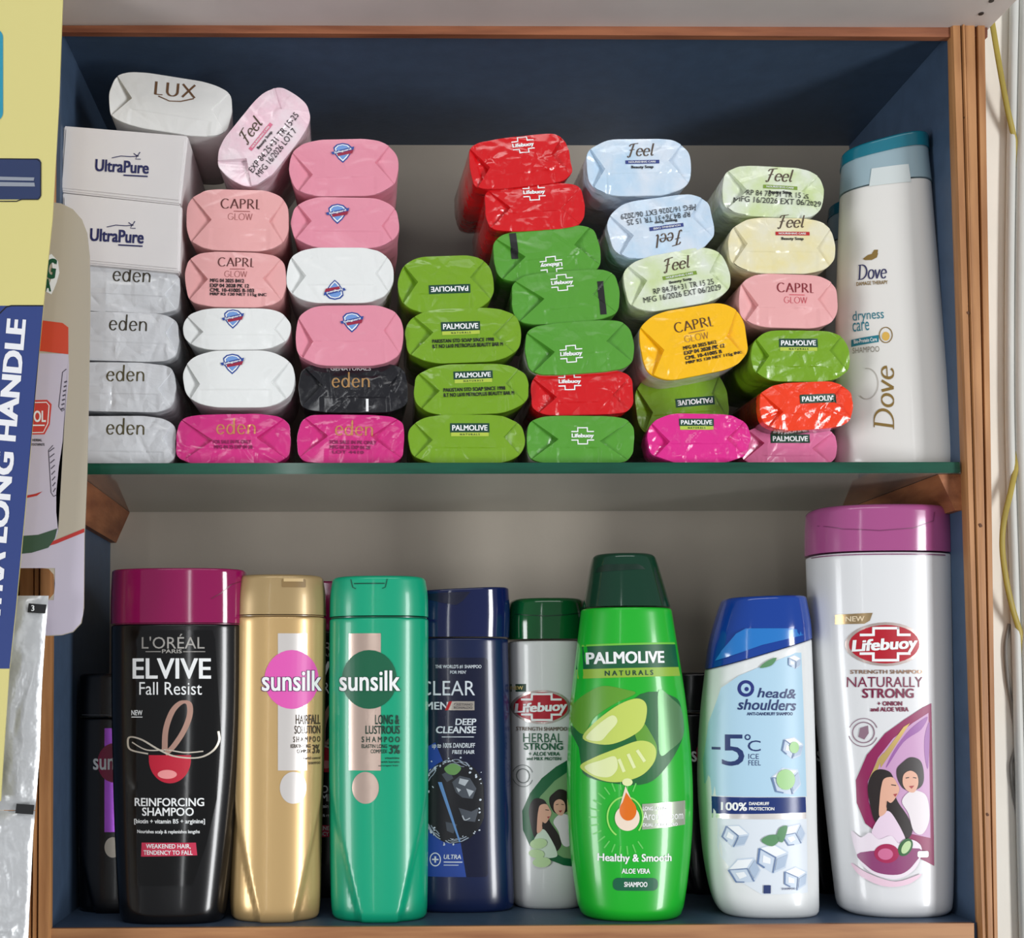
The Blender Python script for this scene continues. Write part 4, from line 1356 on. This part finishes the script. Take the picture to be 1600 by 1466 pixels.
Decal(b, 'holo_leaf', ink('grey_green', (96, 140, 96), 0.3, 0.3), 2).blob((1030, 1078), (1052, 1092), (1070, 1110), (1072, 1150), (1048, 1172), (1030, 1178), (1028, 1120)).done()
Decal(b, 'drop_ring', ink('lime_ring', (150, 220, 100)), 2).ring(976, 1277, 27, 32, 2.4, 120, 400).done()
rays_ = Decal(b, 'drop_rays', ink('ray_green', (96, 200, 90)), 1)
for k in range(26):
    t = 2 * PI * k / 26
    if not -1.0 < math.atan2(math.sin(t), math.cos(t)) < 0.9:
        rays_.line([(974 + 38 * math.cos(t), 1278 + 44 * math.sin(t)), (974 + 52 * math.cos(t), 1278 + 58 * math.sin(t))], 2.2)
rays_.done()
Decal(b, 'oil_drop', ink('drop_cream', (236, 216, 196)), 3).poly(*([(976, 1228)] + arc(979, 1278, 19, 20, -50, 230, 24))).done()
Decal(b, 'oil_core', ink('drop_orange', (222, 112, 30), 0.2), 4).poly(*([(977, 1238)] + arc(980, 1266, 13, 16, -50, 230, 20))).done()
Decal(b, 'gel_tip', ink('aloe_gel', (222, 230, 170)), 4).ellipse(979, 1222, 8, 6).done()
Decal(b, 'claim_plate', mat('claim_foil', (190, 200, 180), rough=0.25, metal=0.6), 2).poly((1002, 1256), (1074, 1252), (1074, 1290), (1002, 1296)).done()
Decal(b, 'claim_lettering', WHITE_INK, 3).text('LONG LASTING', 1003, 1260, 1044, 1266, 0.03).text('AromaBloom', 1003, 1268, 1070, 1281, 0.01).text('DUAL ACTION PRO', 1003, 1286, 1060, 1291, 0.03).done()
Decal(b, 'product_lettering', WHITE_INK, 2).text('Healthy & Smooth', 935, 1334, 1050, 1350, 0.025).text('ALOE VERA', 971, 1357, 1015, 1365, 0.03).done()
Decal(b, 'shampoo_pill', ink('pill_green', (8, 92, 62)), 1).rect(958, 1372, 1028, 1392, 8).done()
Decal(b, 'pill_lettering', WHITE_INK, 2).text('SHAMPOO', 975, 1378, 1011, 1386, 0.03).done()
Decal(b.on(True), 'thumb_recess', plastic('cap_recess', (6, 40, 28)), 1).poly((936, 892), (1012, 888), (1008, 884), (1000, 880), (950, 880), (940, 884)).done()
b.on()

# --- white bottle with slanted cobalt cap
b = Bottle('white curved shampoo bottle with slanted blue cap and ice cubes', [(1440, 1128, 1276), (1400, 1115, 1275), (1350, 1104, 1274), (1300, 1098, 1272), (1200, 1092, 1270), (1100, 1096, 1267), (1022, 1104, 1264)],
           [(1021, 1103, 1265), (990, 1109, 1263), (960, 1119, 1259), (934, 1130, 1255)], 0.034, 0.0215, 2.6, mb=plastic('white', (224, 227, 227), 0.3, 0.3), mc=plastic('cobalt', (18, 62, 150), 0.1, 0.6), tilt=0.0082, cap_edge=0.0018, top_tilt=0.0006)
Decal(b, 'front_label', ink('ice_blue', (172, 206, 226)), 1).poly((1130, 1075), (1155, 1056), (1180, 1045), (1245, 1020), (1254, 1020), (1262, 1245), (1110, 1245), (1108, 1190), (1114, 1130)).done()
Decal(b, 'round_mark', BLUE_INK, 2).ring(1165, 1076, 10, 10.5, 5).ellipse(1166, 1077, 3.2, 3.4).done()
navy = ink('label_navy', (28, 50, 104))
Decal(b, 'lettering', navy, 2).text('head&', 1182, 1076, 1244, 1091, 0.02, -2, 0.22).text('shoulders', 1152, 1093, 1244, 1110, 0.02, -1, 0.22).text('ANTI-DANDRUFF SHAMPOO', 1166, 1113, 1238, 1118, 0.03).text('ICE', 1168, 1178, 1184, 1186, 0.01).text('FEEL', 1168, 1188, 1187, 1196, 0.01).done()
Decal(b, 'number_lettering', navy, 2).text('-', 1117, 1168, 1128, 1172, 0.02).text('5', 1130, 1148, 1162, 1197, 0.0).ring(1167, 1152, 3.6, 3.6, 2).text('C', 1167, 1157, 1187, 1174, 0.0).done()
Decal(b, 'claim_band', ink('band_navy', (24, 48, 112), 0.25), 2).poly((1110, 1246), (1260, 1246), (1261, 1270), (1111, 1273)).done()
Decal(b, 'claim_lettering', WHITE_INK, 3).text('100%', 1129, 1254, 1166, 1267, 0.03).text('DANDRUFF', 1169, 1253, 1200, 1258, 0.03).text('PROTECTION', 1169, 1261, 1208, 1266, 0.03).done()
Decal(b, 'band_foil', FOIL, 2).poly((1111, 1273), (1261, 1270), (1261, 1280), (1113, 1280)).done()
icem = [ink('ice_pale', (216, 224, 232)), ink('ice_mid', (170, 188, 210)), ink('ice_dark', (96, 122, 164)), ink('ice_white', (236, 240, 244))]
Decal(b, 'ice_ground', icem[0], 1).poly((1113, 1280), (1262, 1280), (1264, 1396), (1190, 1398), (1160, 1380), (1130, 1340)).done()
iceb = ink('ice_blue_mid', (196, 210, 226))


def ice(x, y, r, rot, lay=2):
    q = lambda pts: [(x + r * (px * math.cos(rot) - py * math.sin(rot)), y + r * (px * math.sin(rot) + py * math.cos(rot))) for px, py in pts]
    Decal(b, 'ice_cube', iceb, lay).poly(*q([(-0.95, -0.35), (-0.2, -0.85), (0.8, -0.62), (0.92, 0.35), (0.3, 0.92), (-0.75, 0.62)])).done()
    Decal(b, 'ice_face', icem[3], lay + 1).poly(*q([(-0.88, -0.32), (-0.2, -0.76), (0.7, -0.55), (0.16, -0.12)])).poly(*q([(-0.6, 0.0), (-0.1, 0.08), (-0.02, 0.4), (-0.5, 0.45)])).done()
    Decal(b, 'ice_sheen', icem[1], lay + 2).poly(*q([(0.26, 0.0), (0.8, -0.45), (0.84, 0.28), (0.36, 0.7)])).done()
    Decal(b, 'ice_edge', icem[2], lay + 3).line(q([(-0.9, -0.3), (0.16, -0.06), (0.28, 0.86)]), r * 0.04, r * 0.08).line(q([(-0.93, -0.3), (-0.76, 0.58), (-0.3, 0.72)]), r * 0.06, r * 0.12).done()


for x_, y_, r_, t_ in ((1150, 1306, 20, 0.5), (1164, 1360, 24, -0.35), (1206, 1340, 26, 0.3), (1240, 1304, 20, -0.4), (1243, 1372, 21, 0.2)):
    ice(x_, y_, r_, t_)
ice(1238, 1168, 19, 0.4)
ice(1228, 1220, 25, -0.1)
ice(1242, 1034, 12, 0.2)
Decal(b, 'lime_core', ink('lime_core', (160, 206, 140)), 6).ellipse(1226, 1218, 15, 16, 10).ellipse(1240, 1168, 8, 9).done()
Decal(b, 'mint_leaf', ink('mint_two', (84, 138, 92)), 7).blob((1188, 1314), (1196, 1306), (1212, 1304), (1216, 1312), (1204, 1322)).blob((1212, 1308), (1216, 1294), (1228, 1290), (1226, 1304), (1220, 1316)).blob((1186, 1044), (1196, 1034), (1212, 1028), (1204, 1040)).done()
Decal(b, 'base_mark', navy, 6).rect(1192, 1383, 1203, 1396).text('SHAMPOO', 1220, 1387, 1242, 1390, 0.02).done()
b.on(True)
Decal(b, 'cap_window', plastic('sky_blue', (34, 118, 196), 0.2, 0.6), 1).poly((1124, 1032), (1132, 1016), (1152, 990), (1166, 982), (1240, 982), (1258, 986), (1258, 992), (1190, 1008)).done()
b.on()

# --- tall white bottle with pink cap
b = Bottle('tallest white shampoo bottle with pink cap and red oval', [(1437, 1322, 1476), (1415, 1313, 1480), (1385, 1308, 1482), (1241, 1292, 1484), (1100, 1277, 1483), (1000, 1269, 1482), (870, 1264, 1481)],
           [(868, 1262, 1482), (830, 1262, 1482), (797, 1264, 1480)], 0.036, 0.0265, 2.5, mb=plastic('milk_white', (220, 221, 223), 0.3, 0.35), mc=plastic('orchid', (164, 80, 134), 0.14, 0.4), cap_edge=0.003, dome=0.0012)
wine = ink('wine', (122, 30, 66))
life_art(b, 1382, 1007, 53, 30, [
    ('claim_lettering', ink('claim_bronze', (150, 120, 100), 0.3, 0.4), [('STRENGTH SHAMPOO', 1331, 1047, 1440, 1053, 0.03)]),
    ('product_lettering', wine, [('NATURALLY', 1327, 1058, 1440, 1074, 0.0), ('STRONG', 1348, 1076, 1426, 1091, 0.03), ('+ ONION', 1370, 1096, 1408, 1103, 0.04), ('and ALOE VERA', 1360, 1105, 1418, 1112, 0.04)]),
    ], None, None, 1.04)
Decal(b, 'new_tag', ink('tag_bronze', (176, 150, 110), 0.25, 0.6), 2).poly((1311, 960), (1362, 958), (1358, 970), (1350, 975), (1311, 975)).done()
Decal(b, 'tag_lettering', ink('tag_pale', (226, 208, 176)), 3).text('NEW', 1324, 963, 1350, 971, 0.02).done()
Decal(b, 'seal', ink('seal_mauve', (140, 110, 126)), 2).ring(1351, 1145, 15, 16, 1.6).ring(1351, 1145, 20, 22, 1.2, 20, 165).ring(1351, 1145, 20, 22, 1.2, 200, 340).poly((1344, 1152), (1346, 1138), (1357, 1134), (1358, 1146), (1352, 1156)).done()
Decal(b, 'picture_leaf', ink('leaf_wine', (140, 24, 84)), 2).poly((1455, 1099), (1440, 1106), (1412, 1124), (1382, 1146), (1356, 1180), (1342, 1220), (1344, 1256), (1356, 1288), (1372, 1302), (1400, 1316), (1430, 1338), (1462, 1354)).done()
Decal(b, 'picture_ground', ink('leaf_mauve', (196, 150, 190)), 3).poly((1450, 1114), (1424, 1130), (1394, 1154), (1372, 1184), (1358, 1222), (1360, 1254), (1370, 1280), (1390, 1296), (1455, 1310)).done()
Decal(b, 'gold_streak', ink('streak_gold', (206, 176, 110), 0.3, 0.4), 4).poly((1410, 1136), (1420, 1130), (1386, 1184), (1376, 1200), (1374, 1186)).poly((1372, 1186), (1380, 1176), (1368, 1214), (1360, 1216)).done()
Decal(b, 'purple_swirl', ink('swirl_violet', (150, 90, 160)), 4).blob((1448, 1120), (1438, 1140), (1410, 1160), (1384, 1200), (1396, 1172), (1420, 1140)).blob((1452, 1130), (1450, 1200), (1444, 1180), (1444, 1150)).done()
women(b, 1360, 1198, 1.05, ink('shirt_pink', (228, 206, 224)), 5)
Decal(b, 'splash', ink('milk_splash', (234, 222, 232)), 9).blob((1338, 1302), (1350, 1310), (1362, 1302), (1374, 1312), (1392, 1306), (1404, 1318), (1424, 1312), (1440, 1326), (1430, 1358), (1400, 1374), (1366, 1366), (1348, 1344)).done()
Decal(b, 'onion_bowl', ink('bowl_plum', (140, 62, 112)), 10).blob((1350, 1334), (1436, 1326), (1428, 1350), (1408, 1366), (1378, 1366), (1360, 1356)).done()
Decal(b, 'onion', ink('onion_red', (166, 36, 84)), 11).ellipse(1386, 1334, 18, 15).done()
Decal(b, 'onion_half', ink('onion_pink', (206, 110, 150)), 12).ellipse(1384, 1335, 11, 9).done()
Decal(b, 'aloe_slice', ink('aloe_edge', (44, 96, 52)), 11).ellipse(1414, 1324, 10, 15, -30).done()
Decal(b, 'aloe_core', ink('aloe_pale', (186, 214, 160)), 12).ellipse(1415, 1324, 6, 11, -30).done()
Decal(b, 'pink_mist', ink('mist_pink', (232, 200, 216)), 8).blob((1340, 1352), (1360, 1366), (1400, 1378), (1440, 1366), (1420, 1382), (1384, 1386), (1352, 1372)).done()
Decal(b, 'white_tab', WHITE_INK, 11).rect(1433, 1330, 1451, 1340, 3).done()
b.on(True)
Decal(b, 'lid_seam', plastic('orchid_deep', (122, 52, 98)), 1).line([(1284, 804), (1286, 816), (1320, 826), (1372, 830), (1424, 826), (1458, 814), (1460, 800)], 1.5).rect(1264, 866, 1481, 867.6).done()
b.on()

# --- tall white bottle on the glass shelf
zf = ZG + 0.0004
dove_cap = mat('milky_cap', (150, 174, 184), rough=0.25, coat=0.5)
b = Bottle('white bottle with teal rimmed milky cap at the end of the glass shelf', [(718, 1316, 1481), (700, 1314, 1481), (600, 1314, 1473), (500, 1315, 1463), (400, 1317, 1454), (300, 1320, 1446)],
           [(299, 1319, 1447), (262, 1321, 1443), (232, 1323, 1441)], 0.036, 0.0195, 2.9, yaw=-20, zf=zf, mb=plastic('cream_white', (224, 222, 218), 0.3, 0.35), mc=dove_cap, cap_edge=0.001, tilt=0.0016, top_tilt=0.0032)
b.on(True)
Decal(b, 'cap_pale_patch', mat('milky_neck', (206, 214, 214), rough=0.3), 1).poly((1362, 262), (1420, 254), (1424, 282), (1358, 290)).done()  # paler patch on the milky cap
b.on()
g = ink('dove_gold', (150, 122, 66), 0.3, 0.4)
dn = ink('dove_navy', (52, 52, 92))
Decal(b, 'bird_emblem', g, 1).poly((1348, 404), (1356, 398), (1364, 396), (1366, 392), (1372, 396), (1370, 402), (1362, 406), (1352, 406)).poly((1362, 396), (1366, 390), (1372, 390), (1371, 397)).done()
Decal(b, 'lettering', dn, 1).pen('Dove', 1340, 412, 1386, 436, 0.06, 0.16, 2, 0.12, 0.03).done()
Decal(b, 'tag_line', g, 1).text('DAMAGE THERAPY', 1338, 439, 1387, 445, 0.02, 2).done()
tl = ink('dove_teal', (24, 118, 136))
Decal(b, 'product_lettering', tl, 1).text('dryness', 1332, 484, 1381, 504, 0.0, 3).text('care', 1332, 503, 1358, 517, 0.0, 3).done()
Decal(b, 'claim_bar', tl, 1).poly((1330, 530), (1373, 524), (1373, 535), (1330, 541)).done()
Decal(b, 'claim_lettering', WHITE_INK, 2).text('Bio-Protein Care', 1334, 529, 1370, 535, 0.02, 5).done()
Decal(b, 'golden_seal', g, 1).ring(1384, 524, 10, 12, 1.5).done()
Decal(b, 'golden_drop', ink('drop_gold', (214, 172, 80)), 1).ellipse(1384, 526, 6, 7).done()
Decal(b, 'small_lettering', ink('print_grey', (140, 134, 120)), 1).text('SHAMPOO', 1332, 542, 1374, 551, 0.01, 2).done()
Decal(b, 'ring_mark', ink('ring_grey', (186, 180, 172)), 1).ring(1355, 600, 17, 24, 1.4, -100, 130).done()
Decal(b, 'side_lettering', g, 1).pen('Dove', 1331, 606, 1431, 638, 0.05, 0.13, 90, 0.12, 0.04).done()
teal = plastic('teal', (14, 112, 132), 0.22, 0.5)
# teal lid over the milky cap
zt1 = b.cp[-1][0]
rim = [(zt1 - 0.0075,) + tuple(x_ for x_ in catmull(b.cp, zt1 - 0.0075)), (zt1 + 0.0004,) + tuple(x_ for x_ in catmull(b.cp, zt1))]
rim = [(z_, a_ - 0.0005, b_ + 0.0005) for z_, a_, b_ in rim]
yd0 = b.yd
b.yd = yd0 + 0.0005
b.loft('lid', rim, teal, b.n, cap=0.0015, tilt_bot=0.0028, tilt_top=0.0034)
b.yd = yd0
c = copy_tree(b.root)
c['label'] = 'white teal capped bottle mostly hidden behind the other teal capped one'
c.location = P(1368, 700, 0.118)
c.location.z = zf

# ================================================================== things hanging in front, beside the post
class Sheet(Flat):
    step = (0.01, 0.01)


def card(name, label, cat, outer, hole, Y, thick, m_, bend=None):
    """a stiff printed card: outline in photo pixels, at its own distance, real thickness"""
    c = P(outer[0][0], outer[0][1], Y)
    root = empty(name, c, label, cat)
    bm = bmesh.new()
    es = []
    for loop in ([outer] + ([hole] if hole else [])):
        vs_ = [bm.verts.new(P(px, py, Y) - c) for px, py in loop]
        es += [bm.edges.new((vs_[i], vs_[(i + 1) % len(vs_)])) for i in range(len(vs_))]
    bmesh.ops.triangle_fill(bm, edges=es, use_beauty=True, use_dissolve=False)
    r_ = bmesh.ops.extrude_face_region(bm, geom=list(bm.faces))
    for g_ in r_['geom']:
        if isinstance(g_, bmesh.types.BMVert):
            g_.co.y += thick
    bmesh.ops.recalc_face_normals(bm, faces=bm.faces)
    me = bpy.data.meshes.new('card')
    bm.to_mesh(me)
    bm.free()
    me.materials.append(m_)
    o = bpy.data.objects.new('card', me)
    COL.objects.link(o)
    o.parent = root
    return root, o, Sheet(Y, c, o)


# razor card
ycard = mat('yellow_card', (212, 202, 130), rough=0.45, coat=0.2)
redge = [(99, -40), (98, 0), (92, 160), (82, 340), (68, 475), (55, 610), (40, 790), (25, 950), (14, 1050), (4, 1200), (1, 1252)]
root, o, S = card('razor_card', 'pale yellow hanging pack card with blue band and white lettering', 'package', redge + [(-60, 1262), (-240, 1262), (-240, -40)], None, -0.052, 0.0012, ycard)
Decal(S, 'blue_band', ink('band_blue', (46, 64, 124)), 1).poly((-200, 478), (68, 478), (55, 610), (40, 790), (25, 950), (15, 1045), (-200, 1045)).done()
Decal(S, 'band_outline', BLACK_INK, 2).line([(-20, 500), (0, 490), (10, 480), (18, 478), (68, 478)], 2).done()
d = Decal(S, 'lettering', ink('card_white', (232, 232, 236)), 3)
for t, cx_, cy_, ln in (('HANDLE', 18, 594, 191), ('LONG', 2, 777, 142), ('XTRA', -11, 925, 128)):
    d.text(t, cx_ - ln / 2, cy_ - 15, cx_ + ln / 2, cy_ + 15, 0.045, 85)
d.done()
Decal(S, 'razor_head', ink('razor_navy', (40, 54, 92)), 1).rect(-60, 248, 64, 312, 6).done()
Decal(S, 'razor_outline', BLACK_INK, 2).line([(-60, 248), (58, 249), (64, 254), (64, 306), (60, 312), (34, 312), (26, 315), (-60, 315)], 1.6).done()
Decal(S, 'razor_blades', ink('blade_silver', (172, 178, 190), 0.3, 0.5), 3).poly((-60, 275), (54, 278), (53, 283), (-60, 281)).poly((-60, 284), (54, 286), (55, 292), (-60, 291)).done()
Decal(S, 'teal_panel', ink('panel_teal', (40, 142, 168)), 1).rect(-120, 45, 5, 190, 14).done()

# tube card with a hang hole
bcard = mat('beige_card', (186, 176, 158), rough=0.4, coat=0.25)
out_ = [(-60, 318), (74, 315), (96, 318), (114, 327), (128, 343), (136, 364), (140, 400), (141, 470), (139, 600), (136, 740), (132, 840), (131, 950), (127, 974), (114, 988), (96, 993), (75, 994), (-60, 994)]
hole_ = [(20, 888), (60, 887), (76, 889), (84, 898), (86, 913), (84, 928), (76, 937), (60, 938), (20, 938)]
root, o, S = card('tube_card', 'beige and lilac hanging card with rounded corners and a hang hole', 'package', out_, hole_, -0.030, 0.0011, bcard)
lil = ink('lilac', (198, 190, 206))
lower = [(-60, 872), (88, 850), (132, 829), (131, 950), (127, 974), (114, 988), (96, 993), (75, 994), (-60, 994)]
d = Decal(S, 'lilac_panel', lil, 1)
d.poly((-60, 868), (60, 856), (88, 848), (132, 829), (131.5, 888), (-60, 888)).poly((86, 888), (131.5, 888), (131, 938), (84, 938), (86, 913)).poly((-60, 938), (131, 938), (130, 960), (126, 974), (114, 987), (96, 992), (75, 993), (-60, 993)).done()
Decal(S, 'red_line', ink('line_red', (186, 52, 48)), 2).poly((60, 852), (88, 844), (132, 826), (132, 832), (88, 850), (60, 858)).done()
Decal(S, 'tube_picture', lil, 1).poly((30, 552), (107, 553), (108, 570), (107, 600), (103, 640), (98, 690), (92, 730), (88, 770), (88, 800), (91, 830), (86, 845), (30, 850)).done()
Decal(S, 'tube_cap', ink('tube_red', (206, 72, 48)), 2).poly((30, 501), (66, 501), (98, 505), (107, 512), (107, 554), (66, 549), (30, 548)).done()
Decal(S, 'tube_foot', ink('tube_green', (58, 84, 66)), 3).poly((30, 838), (60, 836), (90, 826), (86, 842), (76, 856), (50, 864), (30, 866)).done()
Decal(S, 'tube_logo', ink('logo_red', (202, 66, 60)), 2).poly((30, 626), (74, 625), (81, 632), (78, 664), (70, 679), (30, 680)).done()
Decal(S, 'logo_lettering', WHITE_INK, 3).text('OL', 53, 642, 72, 660, 0.03).line([(30, 630), (73, 629), (77, 634), (75, 662), (68, 676), (30, 677)], 1.4).rect(50, 664, 70, 666).done()
Decal(S, 'small_print', BLACK_INK, 2).text('HERBAL', 51, 686, 66, 690, 0.02).text('TOOTHPASTE', 49, 693, 70, 697, 0.02).done()
fins = Decal(S, 'grip_marks', ink('grip_grey', (84, 78, 92)), 2)
for k in range(7):
    fins.line([(97 + (4 - k) * 0.9, 598 + k * 7), (105 - k * 0.8, 596 + k * 7)], 2.4)
for k in range(8):
    fins.line([(77 + k * 0.9, 706 + k * 9), (85 + k * 0.3, 700 + k * 9)], 1.6)
fins.line([(104, 577), (98, 582), (92, 636), (97, 643), (101, 640)], 1.4).line([(83, 696), (76, 704), (80, 770), (84, 776), (88, 774)], 1.4)
fins.done()
Decal(S, 'tube_swoosh', ink('line_red', (186, 52, 48)), 3).poly((40, 775), (56, 772), (67, 768), (58, 775), (40, 779)).done()
Decal(S, 'green_halo', WHITE_INK, 1).line([(70, 408), (80, 402), (86, 410), (88, 426), (84, 440), (80, 450), (76, 458)], 10).done()
Decal(S, 'green_lettering', ink('letter_green', (22, 84, 58)), 2).text('G', 72, 404, 88, 436, 0.05, -8).text('A', 70, 436, 80, 456, 0.05).done()

# strip of silver sachets
sil = mat('silver_sachet_foil', (204, 206, 208), rough=0.3, metal=0.4, coat=0.3, bump=0.6, bscale=90, bdist=0.002)
Ys = -0.042
root = empty('sachet_strip', P(30, 940, Ys), 'strip of silvery white foil sachets hanging before the post', 'sachet')
RR = random.Random(3)


def sachet(right, y0, y1, left=-120):
    NX, NY = 46, 70
    cr = [(RR.uniform(0, 1), RR.uniform(0, 1), RR.uniform(0, PI), RR.uniform(0.02, 0.05), RR.uniform(0.06, 0.22), RR.uniform(-1, 1) * 0.0012) for _ in range(46)]
    v, f = [], []
    org = Vector(root.location)
    for side in (0, 1):
        for j in range(NY + 1):
            t = j / NY
            py = y0 + (y1 - y0) * t
            for k in range(len(right) - 1):
                if right[k][1] <= py <= right[k + 1][1]:
                    break
            q = (py - right[k][1]) / (right[k + 1][1] - right[k][1])
            rx = right[k][0] + (right[k + 1][0] - right[k][0]) * q
            for i in range(NX + 1):
                s_ = i / NX
                px = left + (rx - left) * s_
                ed = min(1, (1 - s_) * 6, s_ * 6) * min(1, t * 12, (1 - t) * 12)
                bul = 0.0028 * ed ** 0.6
                y = 0
                for a_, b_, th, wd, ln, A in cr:
                    du, dv = s_ - a_, t - b_
                    al_, ac = du * math.cos(th) + dv * math.sin(th), -du * math.sin(th) + dv * math.cos(th)
                    y += A * math.exp(-(ac / wd) ** 2 - (al_ / ln) ** 2)
                yy = (-bul + y * (0.25 + 0.75 * ed)) if side == 0 else (bul * 0.6 + 0.0004)
                v.append(P(px, py, Ys) - org + Vector((0, yy, 0)))
    n1 = (NX + 1) * (NY + 1)
    for b0 in (0, n1):
        for j in range(NY):
            for i in range(NX):
                p = b0 + j * (NX + 1) + i
                f.append((p, p + 1, p + NX + 2, p + NX + 1))
    per = [i for i in range(NX + 1)] + [j * (NX + 1) + NX for j in range(1, NY + 1)] + [NY * (NX + 1) + i for i in range(NX - 1, -1, -1)] + [j * (NX + 1) for j in range(NY - 1, 0, -1)]
    for i in range(len(per)):
        p, q = per[i], per[(i + 1) % len(per)]
        f.append((p, q, n1 + q, n1 + p))
    return mesh('sachet', v, f, sil, root, True, None, 50)


rs = [(76, 930), (70, 1000), (65, 1080), (62, 1180), (57, 1240), (55, 1266)]
s1 = sachet(rs, 931, 1266)
s2 = sachet([(55, 1266), (52, 1300), (48, 1380), (44, 1466), (40, 1560)], 1267, 1560)


class Foil(Flat):
    step = (0.003, 0.003)


SF = Foil(Ys - 0.0034, Vector(root.location), s1)
Decal(SF, 'black_mark', BLACK_INK, 1).poly((45, 943), (73, 945), (71, 959), (43, 957)).done()
Decal(SF, 'mark_lettering', WHITE_INK, 2).text('3', 49, 946, 54, 955, 0.02).done()
SF.parent = s2
Decal(SF, 'black_mark', BLACK_INK, 1).poly((26, 1256), (54, 1258), (52, 1273), (24, 1271)).done()
